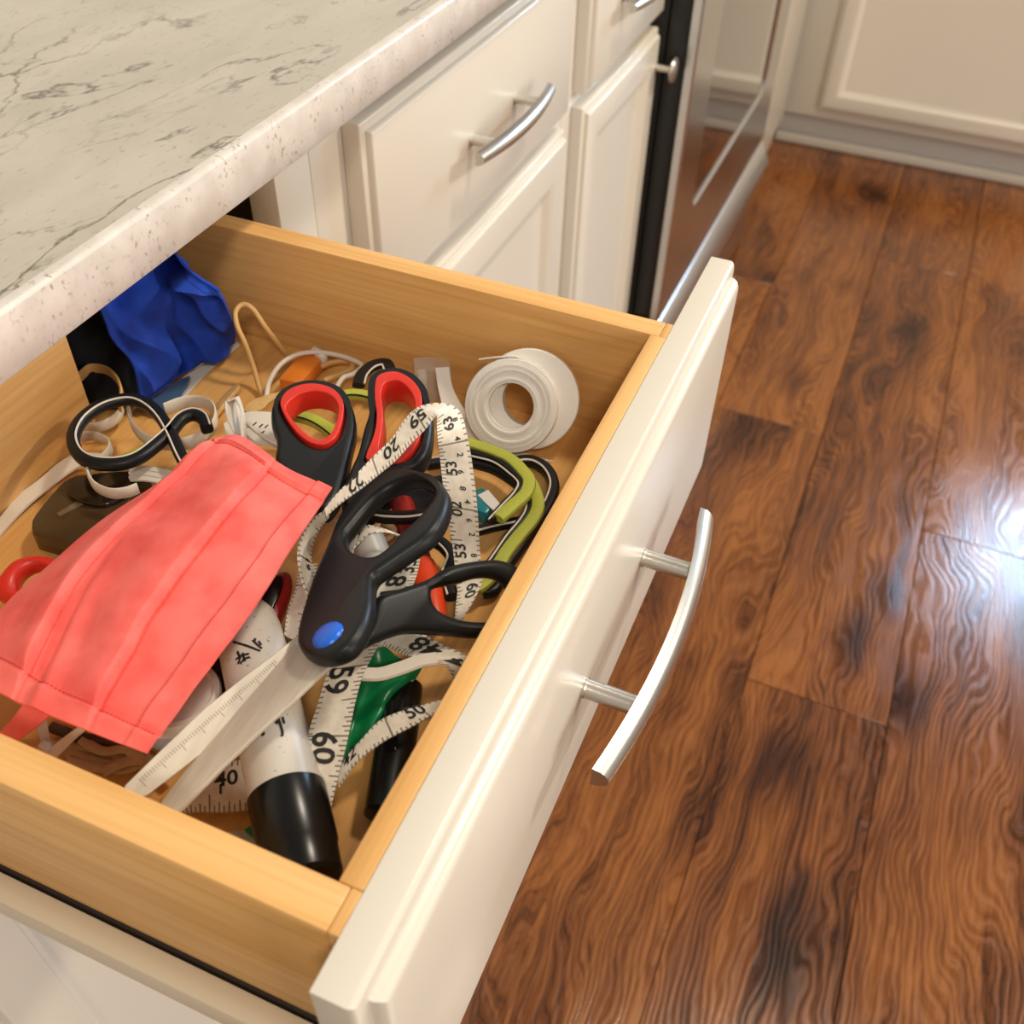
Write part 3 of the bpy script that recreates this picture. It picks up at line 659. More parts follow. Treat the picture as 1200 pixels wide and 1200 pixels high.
plate('handle', [[(404, 580), (412, 556), (421, 535), (427, 510), (433, 490), (434, 470), (437, 455), (447, 445), (460, 440), (476, 442), (492, 454), (503, 469), (508, 493), (507, 519), (501, 540), (488, 552), (472, 558), (453, 562), (438, 572), (424, 596), (408, 602)],
      [(441, 462), (444, 451), (455, 446), (468, 446), (483, 454), (494, 469), (496, 490), (495, 508), (493, 523), (485, 538), (473, 550), (462, 553), (446, 552), (432, 548), (432, 540), (438, 525), (442, 510), (443, 494), (441, 478)]], PR, 0.0120, 0.0034, 'black', rs, 5, -.005)
plate('finger_loop', [[(441, 462), (444, 451), (455, 446), (468, 446), (483, 454), (494, 469), (496, 490), (495, 508), (493, 523), (485, 538), (473, 550), (462, 553), (446, 552), (432, 548), (432, 540), (438, 525), (442, 510), (443, 494), (441, 478)],
      [(448, 471), (452, 460), (460, 456), (470, 457), (480, 465), (487, 478), (488, 496), (484, 514), (477, 526), (466, 536), (455, 539), (446, 536), (448, 520), (450, 505), (450, 490)]], PR, 0.0150, 0.0006, 'red', rs, 5, -.006)
plate('blade', [[(388, 588), (420, 585), (400, 660), (372, 720), (368, 690)]], PR, .0015, .0003, 'blade', rs, 0, .012)

# ---- sewing tape measure: one long printed strip snaking through the pile
tm = thing('tape_measure', 'white sewing tape measure with black numbers snaking through the pile', 'tape measure', at(480, 640, ZFL))
def rib(pairs, u0=0.0, swap=False, mat='tape', n=10):
    pr = [(at(a[0], a[1], a[2]), at(b[0], b[1], b[2])) for a, b in pairs]
    if swap: pr = [(b, a) for a, b in pr]
    r = Ribbon(pr, n, u0=u0); r.build('tape_strip', mat, tm); return r
r1 = rib([((379, 598, .834), (381, 607, .832)), ((395, 578, .838), (399, 590, .836)), ((417, 556, .842), (425, 571, .840)), ((440, 532, .845), (447, 553, .843)), ((458, 515, .847), (464, 538, .846)), ((473, 493, .850), (482, 518, .849)), ((484, 481, .852), (497, 503, .852)),
          ((495, 475, .853), (507, 490, .854)), ((513, 472, .852), (511.5, 486, .854)), ((530, 475, .850), (512, 490, .852)), ((540.5, 485, .847), (512, 498, .849)), ((546.5, 505, .844), (513, 515, .845)), ((553, 540, .834), (516, 541, .834)), ((559, 590, .820), (521, 583, .822)), ((562, 640, .804), (530, 638, .804)), ((564, 662, .798), (533, 664, .798)), ((565, 682, .794), (536, 690, .794)), ((554, 706, .791), (534, 711, .791)), ((541, 727, .788), (533, 727, .788))])
for tx, u, v, rot in (('5', 494, 482, 90), ('9', 487, 492, 90), ('2', 465, 521, 90), ('0', 451, 532, 90), ('2', 422, 559, 90), ('2', 410, 571, 90)): pass
for tx, u, v, rot, sz in (('59', 489, 490, 0, .0100), ('20', 459, 526, 0, .0095), ('22', 416, 566, 0, .0080), ('63', 526, 496, 0, .0075), ('53', 530, 548, 0, .0070), ('02', 536, 597, 0, .0070), ('53', 541, 646, 0, .0070), ('09', 553, 692, 0, .0075)):
    r1.text(tx, u, v, sz, rot + (180 if u > 520 else 180), tm)
for k, (u, v) in enumerate(((533, 492), (536, 513), (539, 533), (540, 553), (543, 572), (547, 590), (549, 609), (552, 628), (555, 651))): r1.text('84268462'[k % 8], u, v, .0038, 0, tm)
r2 = rib([((445, 742, .812), (402, 736, .812)), ((443, 756, .811), (393, 762, .811)), ((427, 787, .810), (382, 793, .810)), ((417, 820, .808), (372, 826, .808)), ((407, 868, .806), (360, 868, .806)), ((397, 907, .802), (367, 905, .802)), ((387, 950, .797), (376, 950, .797))], .42, True)
for tx, u, v in (('59', 395, 797), ('60', 377, 875)): r2.text(tx, u, v, .0128, 0, tm)
r3 = rib([((438, 752, .808), (440, 760, .808)), ((462, 742, .805), (452, 757, .806)), ((492, 742, .803), (468, 764, .806)), ((520, 756, .804), (487, 770, .806)), ((548, 770, .804), (508, 774, .805)), ((560, 790, .800), (524, 783, .802)), ((556, 810, .795), (533, 800, .796))], .3)
r3.text('48', 500, 759, .0125, 180, tm); r3.text('4', 535, 776, .010, 180, tm)
r4 = rib([((396, 905, .797), (397, 922, .797)), ((408, 884, .799), (410, 902, .799)), ((422, 868, .801), (426, 886, .801)), ((444, 845, .803), (452, 867, .803)), ((468, 834, .804), (481, 852, .804)), ((492, 827, .804), (506, 838, .804)), ((524, 818, .803), (532, 824, .803))], .1)
r4.text('50', 486, 834, .0080, 0, tm); r4.text('42', 410, 887, .0070, 0, tm)
r5 = rib([((198, 930, .786), (208, 952, .786)), ((222, 912, .786), (226, 951, .786)), ((245, 900, .786), (246, 951, .786)), ((268, 893, .786), (268, 951, .786)), ((292, 889, .786), (298, 947, .786)), ((318, 886, .786), (330, 938, .786))], .05)
r5.text('40', 266, 913, .0090, 0, tm); r5.text('1', 258, 925, .006, 0, tm)
r6 = rib([((380, 599, .833), (386, 606, .830)), ((363, 613, .829), (374, 622, .820)), ((353, 632, .826), (366, 644, .812)), ((350, 654, .824), (366, 664, .808)), ((356, 684, .820), (370, 686, .806)), ((364, 702, .816), (376, 700, .804))], .2, mat='tape')
r6.text('61', 361, 660, .007, 180, tm)
r7 = rib([((424, 712, .805), (478, 700, .804)), ((436, 690, .805), (484, 686, .804)), ((450, 668, .806), (490, 668, .805)), ((468, 650, .806), (493, 646, .806)), ((478, 630, .806), (490, 626, .806))], .35)
r7.text('18', 463, 688, .0125, 0, tm); r7.text('35', 479, 664, .0085, 0, tm)
r8 = rib([((350, 664, .806), (372, 660, .806)), ((346, 690, .806), (366, 694, .806)), ((337, 715, .806), (356, 722, .806)), ((333, 744, .806), (350, 752, .806))], .6)
r9 = rib([((414, 641, .815), (418, 634, .815)), ((432, 626, .818), (428, 616, .818)), ((452, 624, .817), (446, 618, .819)), ((470, 628, .814), (468, 626, .814))], .2)

# ---- big marker with black cap
mkr = thing('marker', 'thick white marker with scribbled barrel and black cap by the near drawer wall', 'marker', at(340, 950, ZFL))
m0, m1, m2 = at(286, 716, .803), at(334, 925, .801), at(361, 1040, .799)
ax = (m2 - m0).normalized(); Lb = (m1 - m0).length; Lt = (m2 - m0).length; RM = .0137
lathe('barrel', m0 - ax * .004, ax, [(0, .0065), (.002, .0085), (.010, RM - .0012), (.018, RM - .0002), (.026, RM), (Lb + .006, RM)], 'barrel', mkr, 48)
lathe('cap', m0 + ax * (Lb + .0015), ax, [(0, RM + .0003), (.0004, RM + .0008), (Lt - Lb - .016, RM + .0004), (Lt - Lb - .0150, RM - .0002), (Lt - Lb - .004, RM - .0008), (Lt - Lb - .0025, RM - .002), (Lt - Lb - .002, .004), (Lt - Lb - .002, 0)], 'blackgloss', mkr, 48)
def scribble(strokes):
    bm_v, bm_f = [], []; e1 = ax.cross(Vector((0, 0, 1))).normalized()
    for stk in strokes:
        pts = []
        for u, v in stk:
            r = ray(u, v); o = CAM - m0; d = r - ax * r.dot(ax); q = o - ax * o.dot(ax); A, B, Cc = d.length_squared, 2 * d.dot(q), q.length_squared - (RM + .00018) ** 2
            disc = B * B - 4 * A * Cc
            if disc > 0: pts.append(CAM + r * ((-B - math.sqrt(disc)) / (2 * A)))
        if len(pts) < 2: continue
        pts = spline(pts, 5); base = len(bm_v)
        for i, p in enumerate(pts):
            t = (pts[min(i + 1, len(pts) - 1)] - pts[max(i - 1, 0)]).normalized(); rad = (p - m0); rad = (rad - ax * rad.dot(ax)).normalized(); s = t.cross(rad) * .00052
            bm_v += [p + s, p - s]
        for i in range(len(pts) - 1): b = base + 2 * i; bm_f.append((b, b + 1, b + 3, b + 2))
    put('scribbled_writing', bm_v, bm_f, 'ink', mkr)
scribble([[(273, 752), (290, 757), (305, 763)], [(278, 763), (281, 771), (279, 778)], [(276, 773), (284, 768), (292, 766)], [(281, 778), (287, 772), (293, 770)], [(296, 750), (302, 756), (307, 760)], [(299, 748), (298, 752)], [(303, 751), (306, 756)], [(284, 765), (287, 775)]])
scribble([[(320, 838), (327, 846), (331, 858), (330, 863)], [(325, 838), (329, 850)], [(331, 840), (333, 848)], [(317, 842), (326, 848)], [(306, 855), (309, 860), (306, 862)]])

# ---- roll of milky tape leaning on the far side wall
tr = thing('tape_roll', 'roll of milky white tape standing against the far drawer wall', 'tape roll', Vector((.327, -.1785, ZFL)))
ra = Vector((1, .16, -.62)).normalized(); RC = Vector((.3085, -.1830, .8065))      # leaning back on the wall
prof = [(-.0002, .0122)]
for k in range(10):
    r = .0126 + .00120 * k; q = -.0002 - .0007 * (k % 2) - .0004 * (k % 3); prof += [(q, r), (q, r + .0010)]
prof += [(.0008, .0250), (.0100, .0250), (.0108, .0242), (.0108, .0122), (-.0002, .0122)]
lathe('roll', RC, ra, prof, 'tapefilm', tr, 64, 30, False)
lathe('liner_disc', RC + ra * .0072 + Vector((.002, -.0075, .0045)), ra, [(0, .0140), (0, .0262), (.0008, .0268), (.0062, .0268), (.0068, .0262), (.0068, .0140), (0, .0140)], 'tapefilm', tr, 64, 30, False)
e1 = ra.cross(Vector((0, 0, 1))).normalized(); e2 = ra.cross(e1)
def wrap(pairs, name, mat, parent, thick=.0006): Ribbon(pairs, 8).build(name, mat, parent, thick)
def ring(deg, r, d): q = math.radians(deg); return RC + ra * d + (e1 * math.cos(q) + e2 * math.sin(q)) * r
tdeg = max(range(0, 360, 2), key=lambda q: ring(q, .024, 0).z); sg = 1 if ring(tdeg + 20, .024, 0).y > ring(tdeg, .024, 0).y else -1
wrap([(ring(tdeg + sg * a, r, .001), ring(tdeg + sg * a, r, .0095)) for a, r in ((-30, .0256), (0, .0258), (22, .0264), (36, .0282), (44, .0300))], 'loose_end', 'tapefilm', tr)
wrap([(at(650, 541, .7795), at(606, 534, .7795)), (at(604, 526, .7797), at(578, 524, .7797)), (at(568, 500, .782), at(540, 506, .782)), (at(545, 480, .788), at(522, 484, .788)), (at(531, 455, .796), at(514, 457, .796)), (at(526, 430, .803), at(510, 431, .803))], 'unrolled_tail', 'tapefilm', tr)
# small clear plastic box behind it
cb = thing('plastic_clip', 'small clear plastic box upright behind the red-lined scissors', 'clip', at(505, 470, ZFL))
def hexa(name, base, zb, zt, mat, parent=None, bev=.0008, lean=(0, 0)):
    b = [at(u, v, zb) for u, v in base]; v = b + [Vector((p.x + lean[0], p.y + lean[1], zt)) for p in b]
    bm = bmesh.new(); bv = [bm.verts.new(p) for p in v]; k = len(b)
    bm.faces.new(bv[:k][::-1]); bm.faces.new(bv[k:])
    for i in range(k): bm.faces.new((bv[i], bv[(i + 1) % k], bv[k + (i + 1) % k], bv[k + i]))
    if bev: bmesh.ops.bevel(bm, geom=bm.edges[:], offset=bev, segments=2, affect='EDGES', profile=.5)
    return bmput(name, bm, mat, parent, True)
hexa('shell', [(486, 455), (526, 452), (530, 468), (488, 472)], ZFL + .0003, .800, 'clear', cb)
hexa('insert', [(490, 458), (500, 457), (502, 468), (492, 469)], ZFL + .0016, .795, 'whitegloss', cb)

# ---- elastic cords at the front right
def cord(name, label, pts, z, w, h, mat, trim=None, tmat='white', grp='elastic cords in the drawer', closed=False, tshift=None, cat='cord'):
    e = thing(name, label, cat, at(pts[0][0], pts[0][1], ZFL), grp)
    P = px(pts, z); sweep('band', P, w, h, mat, e, closed, power=3.0, n=6)
    if trim: sweep('piping', P, .00055, .00055, tmat, e, closed, n=6, sides=6, shift=(trim, h * .9 if tshift is None else tshift))
    return e
def lime(name, label, pts, bpts, z):
    e = thing(name, label, 'cord', at(pts[0][0], pts[0][1], ZFL), 'elastic cords in the drawer')
    sweep('lime_face', px(pts, z), .0034, .0022, 'lime', e, power=3.0); sweep('black_edge', px(bpts, z - .002), .0024, .0026, 'black', e, power=3.0)
    sweep('piping', px(bpts, z + .0008), .0005, .0005, 'white', e, sides=6, shift=(0.0017, 0)); return e
lime('bungee', 'lime green elastic with black edge bent beside the tape roll', [(520, 512), (553, 521), (577, 529), (597, 538), (612, 552), (620, 564), (616, 579), (600, 594), (584, 608)], [(522, 524), (554, 532), (580, 539), (600, 553), (611, 565), (606, 578), (592, 593), (576, 610)], .7955)
lime('bungee', 'lime green elastic strip running along the drawer front under the scissors', [(622, 566), (629, 582), (630, 596), (623, 611), (608, 629), (593, 648), (584, 663), (571, 680), (558, 690)], [(615, 570), (620, 584), (620, 597), (612, 611), (597, 629), (584, 648), (574, 662), (561, 678), (548, 686)], .7890)
cord('bungee', 'black elastic loop with white piping hugging the front drawer wall', [(596, 548), (608, 541), (625, 541), (641, 551), (649, 568), (645, 587), (634, 606), (622, 624), (608, 643), (592, 665), (580, 690), (566, 694)], .7830, .0030, .0030, 'black', .0020)
cord('bungee', 'black elastic with white piping under the lime strip near the tape roll', [(500, 545), (530, 541), (555, 543), (577, 549), (595, 559), (611, 571)], .7895, .0026, .0028, 'black', -.0020)
cord('bungee', 'straight black elastic crossing below the lime strip', [(530, 632), (564, 621), (588, 615), (612, 611)], .7850, .0024, .0026, 'black', .0018)
cord('bungee', 'black elastic with white piping seen through the large scissor loop', [(438, 604), (455, 606), (480, 606), (505, 602), (520, 600)], .7990, .0030, .0030, 'black', .0022)
cord('bungee', 'short black elastic between the scissor handles and the tape measure', [(495, 615), (502, 628), (520, 640), (530, 655), (524, 676), (530, 700)], .7900, .0032, .0030, 'black', .0022)
cord('bungee', 'lime green elastic showing through the left red-lined loop', [(318, 492), (340, 487), (362, 491), (380, 500), (398, 514)], .8000, .0036, .0024, 'lime', .0030, 'black')
cord('bungee', 'lime green elastic behind the two red-lined loops', [(395, 465), (412, 462), (430, 464), (446, 470)], .8020, .0032, .0022, 'lime', .003, 'black')

# ---- cords, loops and bands at the left
cord('bungee', 'black elastic loop with white piping beside the wooden divider', [(222, 552), (212, 534), (200, 508), (186, 486), (168, 472), (148, 468), (120, 475), (97, 491), (86, 512), (91, 531), (108, 542), (136, 544), (160, 538), (180, 524), (200, 506), (212, 492), (226, 486), (238, 491), (243, 503)], .8090, .0032, .0030, 'black', -.0018)
cord('bungee', 'short lime green elastic arc lying inside the black piped loop', [(112, 543), (132, 541), (152, 534), (172, 524)], .7960, .0024, .0014, 'lime')
def loop(name, label, pts, z, h, w=.0008, mat='white', grp='white elastic bands on the left', closed=False, cat='band'):
    e = thing(name, label, cat, at(pts[0][0], pts[0][1], ZFL), grp); sweep('band', px(pts, z), w, h, mat, e, closed, power=4.0, sides=8); return e
loop('elastic_band', 'curled white elastic band crossing the black piped loop', [(151, 480), (154, 496), (166, 511), (184, 519), (208, 521), (230, 516), (246, 505), (253, 492), (250, 478), (236, 471), (215, 472), (193, 480)], .8000, .0042)
loop('elastic_band', 'small white ring band resting on the brown plastic case', [(104, 549), (105, 560), (113, 571), (130, 578), (148, 577), (162, 572)], .8050, .0035)
loop('elastic_band', 'short white elastic arc inside the black piped loop', [(143, 478), (139, 487), (128, 496), (112, 501), (96, 500)], .7880, .0034)
loop('elastic_band', 'thin white elastic curl under the black piped loop', [(92, 512), (112, 511), (126, 517), (129, 526), (121, 537), (112, 541)], .7880, .0034)
loop('elastic_band', 'beige elastic arc lying on the black cloth', [(92, 443), (106, 432), (125, 434), (138, 446), (143, 462), (140, 478)], .8000, .0032, mat='tan')
tw = thing('elastic_strap', 'long flat white strap along the foot of the wooden divider', 'strap', at(40, 580, ZFL))
Ribbon([(at(-22, 632, .7795), at(-16, 650, .7795)), (at(0, 606, .7797), at(4, 622, .7797)), (at(22, 580, .781), at(30, 594, .781)), (at(48, 560, .783), at(58, 570, .783)), (at(72, 540, .786), at(82, 552, .786)), (at(95, 530, .788), at(102, 543, .788)), (at(125, 532, .788), at(128, 545, .788))]).build('strap', 'white', tw, .0012)
ws = thing('elastic_strap', 'folded white strap beside the brown plastic case', 'strap', at(170, 550, ZFL))
for k in range(3): Ribbon([(at(150, 548 + 5 * k, .797), at(152, 553 + 5 * k, .797)), (at(172, 546 + 6 * k, .798), at(172, 551 + 6 * k, .798)), (at(205, 552 + 6 * k, .797), at(203, 557 + 6 * k, .797))]).build('strap', 'white', ws, .001)
pc = thing('plastic_case', 'smoky brown plastic case half hidden under the coral mask', 'case', at(100, 600, ZFL))
PC = plane3(at(90, 590, .792), at(160, 570, .792), at(60, 620, .792))
plate('shell', [[(36, 614), (40, 602), (68, 568), (84, 557), (100, 554), (162, 556), (178, 566), (168, 590), (140, 634), (128, 642), (110, 642), (44, 626), (37, 621)]], PC, .0135, .0022, 'case', pc, 3)
plate('lid', [[(80, 570), (92, 562), (150, 556), (164, 566), (150, 584), (120, 596), (84, 586)]], PC, .003, .0012, plain('dark_smoky_lid', (.018, .011, .006), .12), pc, 4, -.0028)
plate('latch', [[(66, 603), (96, 585), (104, 588), (70, 606)]], PC, .0012, .0004, plain('pale_brown_latch', (.16, .11, .07), .25), pc, 0, -.0008)
rh = thing('scissors', 'small red scissor handle loop poking out left of the coral mask', 'scissors', at(25, 670, ZFL))
PH = plane3(at(20, 670, .802), at(50, 650, .804), at(0, 690, .800))
plate('handle', [[(-12, 690), (0, 668), (14, 654), (34, 648), (56, 650), (76, 662), (84, 682), (70, 706), (40, 716), (10, 706)], [(18, 678), (26, 667), (40, 661), (56, 664), (64, 676), (56, 692), (36, 698), (20, 690)]], PH, .011, .004, 'red', rh, 5)
plate('blade', [[(70, 690), (84, 684), (150, 720), (148, 726)]], PH, .0014, .0003, 'blade', rh, 0, .004)

# ---- back of the drawer: blue mask, black cloth, paper
bl = thing('face_mask', 'royal blue cloth mask crumpled in the back corner under the counter', 'face mask', at(200, 430, ZFL))
def bdisp(s, t):
    e = sm(0, .12, s) * sm(0, .12, 1 - s) * sm(0, .08, 1 - t) * sm(0, .1, t)
    w1 = noise.noise(Vector((s * 1.7 + .4, t * 1.5, 2.2))) * .9
    f = .0125 * (1 - abs(math.sin(5.5 * (t * .8 + s * .35) + 3 * w1))) ** .8 + .0070 * (1 - abs(math.sin(6.5 * (s - t * .5) + 2.5 * w1 + 1.0))) ** .8
    return e * (f - .007) + .0010 * noise.noise(Vector((s * 8, t * 8, 3)))
_, onb = patch(px([(112, 348, .850), (150, 318, .852), (190, 288, .852), (222, 318, .850), (254, 340, .843)]), px([(168, 474, .786), (176, 468, .785), (204, 446, .783), (240, 424, .782), (275, 402, .781)]),
      px([(112, 348, .850), (122, 372, .840), (134, 400, .826), (157, 428, .808), (168, 474, .786)]), px([(254, 340, .843), (267, 365, .826), (276, 388, .800), (275, 402, .781)]), 90, 90, bdisp, .0016, 'cloth_panel', 'blue', bl)
stitches(onb, [(.45, .06), (.7, .06), (.97, .07)], 'stitching', plain('navy_thread', (.002, .015, .12), .8), bl, 30, .0003)
plate('lining', [[(168, 476), (178, 466), (212, 444), (222, 440), (218, 452), (206, 474), (186, 482)]], plane3(at(180, 470, .7835), at(220, 440, .7835), at(200, 475, .7835)), .0012, .0003, 'blueliner', bl, 0)
bc = thing('cloth_pouch', 'black cloth heap behind the divider, left of the blue mask', 'cloth', at(120, 430, ZFL))
def kdisp(s, t): return .010 * sm(0, .25, 1 - t) * noise.noise(Vector((s * 3, t * 3, 5))) * sm(0, .2, s) * sm(0, .2, 1 - s)
patch(px([(60, 362, .832), (110, 350, .834), (150, 330, .838)]), px([(92, 476, .781), (128, 480, .781), (168, 470, .782)]), px([(60, 362, .832), (78, 414, .808), (92, 476, .781)]), px([(150, 330, .838), (160, 395, .808), (168, 470, .782)]), 24, 24, kdisp, .002, 'cloth_panel', 'blackcloth', bc)
pp = thing('paper_slip', 'cream paper slip sticking out below the blue mask', 'paper', at(240, 440, ZFL))
Ribbon([(at(206, 478, .7788), at(186, 470, .7788)), (at(222, 460, .7790), at(215, 442, .7790)), (at(246, 434, .7792), at(236, 424, .7792)), (at(281, 405, .7795), at(276, 397, .7795))]).build('sheet', 'paper', pp, .0004)

# ---- far side: tan loop, white cord, orange lighter and small bits
tn = thing('rubber_band', 'tan rubber loop standing against the far drawer wall', 'rubber band', at(300, 440, ZFL))
sweep('loop', [at(308, 466, .781), at(304, 454, .782), at(297, 430, .790), at(287, 402, .803), at(278, 382, .811), at(276, 366, .816), at(284, 357, .818), at(296, 362, .816), at(313, 386, .806), at(338, 418, .7825)], .0015, .0015, 'tan', tn, n=8)
cord('cord', 'thin white cord looping past the orange plastic holder', [(312, 466), (316, 447), (329, 427), (350, 415), (375, 413), (402, 418), (424, 428), (414, 438), (402, 443), (393, 457)], .7900, .0013, .0013, 'white', grp='thin cords at the back')
lg = thing('plastic_holder', 'small orange plastic holder with white tip near the far wall', 'holder', at(355, 440, ZFL))
hexa('body', [(328, 458), (358, 423), (384, 430), (354, 464)], ZFL + .0005, .7875, 'orange', lg, .002)
hexa('tip', [(364, 424), (370, 418), (386, 427), (380, 433)], ZFL + .003, .7895, 'whitegloss', lg, .0012)
cord('strap_piece', 'black strap with pale lining curled behind the red-lined loops', [(420, 452), (424, 440), (436, 429), (452, 426), (458, 436)], .8000, .0036, .0020, 'black', .0034, grp='thin cords at the back')
cord('cord', 'thin brown cord curving along the far drawer wall', [(376, 430), (392, 424), (410, 424), (412, 432), (400, 438), (380, 446)], .7850, .0014, .0014, 'tan', grp='thin cords at the back')
pt = thing('wood_stick', 'flat tan wooden stick left of the red-lined scissors', 'stick', at(320, 470, ZFL))
plate('stick', [[(283, 479), (300, 466), (340, 456), (348, 459), (320, 468), (306, 480), (290, 483)]], plane3(at(290, 480, .793), at(340, 455, .796), at(320, 475, .793)), .0025, .0008, maple('stick_wood', (200, 200, 200), (.62, .40, .16), (.50, .30, .11)), pt, 3)
s2 = thing('wood_stick', 'thin tan wooden stick pointing at the paper slip', 'stick', at(255, 470, ZFL))
plate('stick', [[(246, 482), (262, 462), (276, 450), (280, 453), (268, 466), (252, 486)]], plane3(at(250, 480, .784), at(278, 452, .784), at(262, 470, .7845)), .0025, .0008, maple('stick_wood_b', (200, 200, 200), (.62, .40, .16), (.50, .30, .11)), s2, 3)
eb = thing('elastic_band', 'white elastic ear loop standing above the far end of the coral mask', 'band', at(280, 500, ZFL), 'white elastic bands on the left')
Ribbon([(at(264, 470, .824), at(278, 464, .820)), (at(266, 488, .822), at(282, 480, .817)), (at(274, 506, .819), at(284, 494, .815)), (at(284, 520, .815), at(286, 508, .812))]).build('band', 'white', eb, .0008)
Ribbon([(at(264, 470, .824), at(278, 464, .821)), (at(277, 468, .826), at(281, 466, .822)), (at(284, 488, .826), at(287, 486, .822)), (at(285, 515, .820), at(289, 514, .817))]).build('band', 'white', eb, .0008)
tg = thing('paper_tag', 'white printed paper tag between the coral mask and red-lined scissors', 'tag', at(310, 500, ZFL))
tr2 = Ribbon([(at(262, 496, .8035), at(268, 520, .8035)), (at(285, 484, .8040), at(292, 520, .8035)), (at(305, 482, .8045), at(314, 522, .8035)), (at(326, 484, .8045), at(330, 526, .8035))], 6); tr2.build('tag', 'paper', tg, .0005)
for k, (u, v) in enumerate(((300, 497), (305, 500), (312, 500), (307, 508), (293, 500))): tr2.text('lIiIl'[k], u, v, .0050, 40, tg, 'printed_mark')
cord('cord', 'thin white cord with end tip over the paper tag', [(287, 494), (300, 505), (315, 516), (326, 522), (330, 530)], .8090, .0010, .0010, 'white', grp='thin cords at the back')

# ---- things seen deep in the middle
rp = thing('pen', 'red pen deep under the large scissor loop', 'pen', at(490, 640, ZFL))
a, b = at(470, 588, .788), at(512, 730, .787); d = (b - a).normalized(); L = (b - a).length
lathe('barrel', a, d, [(0, .004), (.002, .0062), (L * .55, .0062), (L * .56, .0055), (L * .57, .0055)], 'darkred', rp, 24)
lathe('cap', a + d * L * .55, d, [(0, .0062), (.001, .0072), (L * .25, .0078), (L * .43, .0050), (L * .45, .003)], 'orangered', rp, 24)
wc = thing('spool', 'grey white plastic cylinder visible through the large scissor loop', 'spool', at(440, 650, ZFL))
lathe('cylinder', at(430, 632, .803), (at(446, 672, .797) - at(430, 632, .803)), [(0, .0070), (.001, .0080), (.018, .0080), (.019, .0070)], plain('grey_plastic', (.42, .41, .39), .4), wc, 32)
cord('cord', 'loose beige twine inside the large scissor loop', [(436, 600), (450, 612), (462, 622), (452, 632), (440, 622), (448, 608), (460, 600)], .7900, .0016, .0014, 'beige', grp='twine and string in the pile')
tc = thing('teal_clip', 'small teal plastic clip with white tab under the tape measure', 'clip', at(570, 600, ZFL))
hexa('body', [(556, 588), (566, 584), (578, 606), (570, 616), (558, 612)], ZFL + .0004, .7870, 'teal', tc, .0015)
Ribbon([(at(560, 580, .7872), at(572, 574, .7872)), (at(574, 594, .7876), at(584, 588, .7876)), (at(586, 604, .7872), at(592, 598, .7872))], 5).build('tab', 'whitegloss', tc, .0006)
gv = thing('plastic_sleeve', 'glossy green plastic sleeve beside the number 59 on the tape', 'sleeve', at(450, 810, ZFL))
def gdisp(s, t): return .0030 * math.sin(s * 9 + t * 4) * sm(0, .2, t) + .002 * noise.noise(Vector((s * 4, t * 4, 1)))
patch(px([(404, 766, .800), (440, 752, .799), (470, 772, .797), (496, 780, .796)]), px([(404, 900, .786), (420, 880, .786), (440, 858, .786), (462, 832, .786)]), px([(404, 766, .800), (400, 830, .794), (404, 900, .786)]), px([(496, 780, .796), (482, 806, .791), (462, 832, .786)]), 26, 26, gdisp, .0016, 'sleeve', 'green', gv)
patch(px([(470, 796, .7925), (478, 798, .7925), (486, 796, .7925)]), px([(452, 836, .787), (456, 838, .787), (460, 838, .787)]), px([(470, 796, .7925), (458, 812, .790), (452, 836, .787)]), px([(486, 796, .7925), (468, 816, .790), (460, 838, .787)]), 8, 12, lambda s, t: .0006, .0008, 'edge_trim', plain('pale_green_vinyl', (.10, .32, .20), .35), gv)
g2 = thing('plastic_scrap', 'scrap of green plastic peeking out left of the marker cap', 'scrap', at(300, 970, ZFL))
plate('scrap', [[(286, 972), (302, 962), (330, 960), (330, 985), (306, 990)]], plane3(at(300, 970, .783), at(330, 960, .783), at(310, 990, .783)), .0015, .0004, 'green', g2, 0)
plate('backing', [[(266, 974), (296, 972), (318, 980), (318, 1000), (284, 992)]], plane3(at(300, 970, .7805), at(330, 960, .7805), at(310, 990, .7805)), .0012, .0004, plain('grey_film', (.46, .44, .40), .4), g2, 0)
bp = thing('pen', 'glossy black pen lying by the front drawer wall', 'pen', at(470, 890, ZFL))
a, b = at(476, 800, .7862), at(449, 960, .7862); d = (b - a).normalized(); L = (b - a).length
lathe('barrel', a, d, [(0, .004), (.002, .0072), (L * .22, .0078), (L * .24, .0082), (L * .97, .0078), (L, .005)], 'blackgloss', bp, 32)
sweep('pocket_clip', [a + d * L * .25 + Vector((.001, 0, .0086)), a + d * L * .50 + Vector((.001, 0, .0092)), a + d * L * .62 + Vector((.001, 0, .0086))], .0014, .0007, 'blackgloss', bp, power=4)
loop('elastic_band', 'white flat elastic lying across the green plastic sleeve', [(425, 790), (446, 790), (470, 783), (492, 775), (512, 772)], .8070, .0012, .0032, grp='white elastic bands on the right')
ck = thing('tool_handle', 'dark red and black tool handle showing between mask and scissors', 'tool', at(325, 690, ZFL))
PK = plane3(at(320, 690, .805), at(345, 660, .806), at(330, 740, .800))
plate('scale', [[(300, 700), (322, 672), (338, 668), (343, 684), (334, 714), (322, 742), (312, 740), (306, 722)]], PK, .010, .003, 'darkred', ck, 3)
plate('inlay', [[(302, 700), (320, 678), (330, 676), (331, 690), (316, 722), (308, 722)]], PK, .002, .0008, 'blackgloss', ck, 3, -.0012)
wr = thing('round_lid', 'white round lid with pale blue label peeking out below the coral mask', 'lid', at(215, 830, ZFL))
c0 = at(200, 812, .800); lathe('cap', c0 - Vector((0, 0, .006)), (0.12, -.05, 1), [(0, .0185), (.0006, .0190), (.0050, .0190), (.0062, .0182), (.0066, .0160), (.0050, .0150), (.0046, 0)], 'whitegloss', wr, 48)
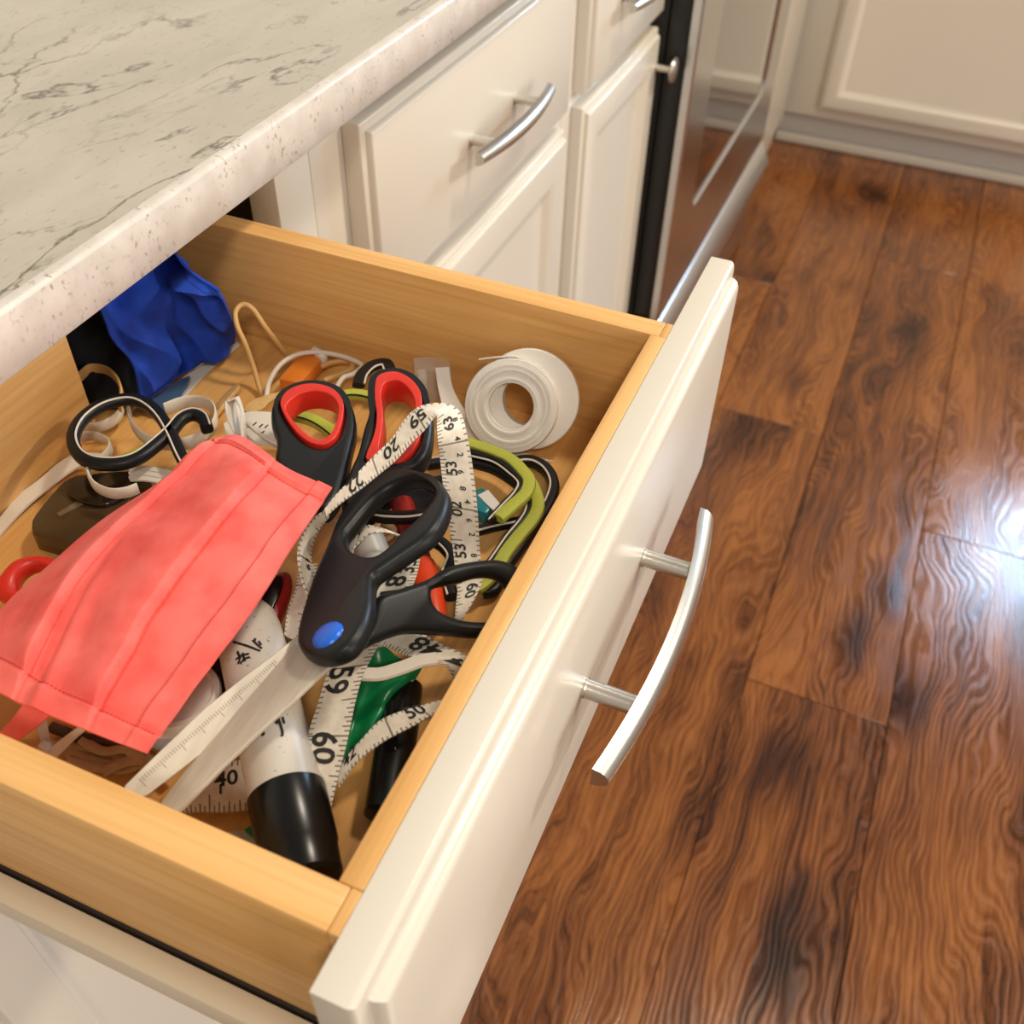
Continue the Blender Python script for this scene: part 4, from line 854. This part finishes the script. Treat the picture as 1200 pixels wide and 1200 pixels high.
lathe('label', c0 - Vector((0, 0, .0190)), (0.12, -.05, 1), [(0, .0165), (.0128, .0165), (.0129, 0)], 'palelabel', wr, 40)
# ---- near left corner
tb = thing('twine', 'tangled beige twine in the near left corner', 'twine', at(130, 885, ZFL), 'twine and string in the pile')
for pts, rr in (([(62, 870), (90, 876), (120, 872), (140, 884), (132, 896), (105, 890), (80, 880)], .0018), ([(80, 890), (110, 898), (150, 900), (178, 886)], .0016), ([(95, 866), (120, 880), (148, 878), (170, 894)], .0014), ([(120, 905), (150, 892), (185, 892), (205, 905)], .0016)):
    sweep('strand', px(pts, .7835 + random.random() * .004), rr * 1.5, rr * .45, 'beige', tb)
za = thing('zip_tie', 'white zip tie with square head below the coral mask', 'zip tie', at(50, 860, ZFL), 'white zip ties')
Ribbon([(at(42, 838, .815), at(52, 836, .815)), (at(44, 856, .806), at(56, 852, .806)), (at(50, 876, .797), at(60, 872, .797)), (at(58, 892, .790), at(66, 886, .790))], 6).build('strip', 'white', za, .001)
hexa('head', [(48, 884), (56, 876), (66, 880), (60, 890)], .797, .803, 'whitegloss', za, .001)
zb = thing('zip_tie', 'white zip tie slanting right below the coral mask', 'zip tie', at(80, 860, ZFL), 'white zip ties')
Ribbon([(at(100, 846, .812), at(106, 850, .812)), (at(80, 860, .807), at(86, 866, .807)), (at(60, 876, .802), at(68, 884, .802)), (at(48, 890, .797), at(56, 896, .797))], 6).build('strip', 'white', zb, .001)
cord('cord', 'dark brown cord under the near end of the coral mask', [(60, 852), (76, 858), (98, 866), (130, 868), (150, 876)], .7860, .0022, .0018, plain('dark_brown_cord', (.06, .025, .012), .7), grp='twine and string in the pile')

# ---- dark things at the bottom of the pile
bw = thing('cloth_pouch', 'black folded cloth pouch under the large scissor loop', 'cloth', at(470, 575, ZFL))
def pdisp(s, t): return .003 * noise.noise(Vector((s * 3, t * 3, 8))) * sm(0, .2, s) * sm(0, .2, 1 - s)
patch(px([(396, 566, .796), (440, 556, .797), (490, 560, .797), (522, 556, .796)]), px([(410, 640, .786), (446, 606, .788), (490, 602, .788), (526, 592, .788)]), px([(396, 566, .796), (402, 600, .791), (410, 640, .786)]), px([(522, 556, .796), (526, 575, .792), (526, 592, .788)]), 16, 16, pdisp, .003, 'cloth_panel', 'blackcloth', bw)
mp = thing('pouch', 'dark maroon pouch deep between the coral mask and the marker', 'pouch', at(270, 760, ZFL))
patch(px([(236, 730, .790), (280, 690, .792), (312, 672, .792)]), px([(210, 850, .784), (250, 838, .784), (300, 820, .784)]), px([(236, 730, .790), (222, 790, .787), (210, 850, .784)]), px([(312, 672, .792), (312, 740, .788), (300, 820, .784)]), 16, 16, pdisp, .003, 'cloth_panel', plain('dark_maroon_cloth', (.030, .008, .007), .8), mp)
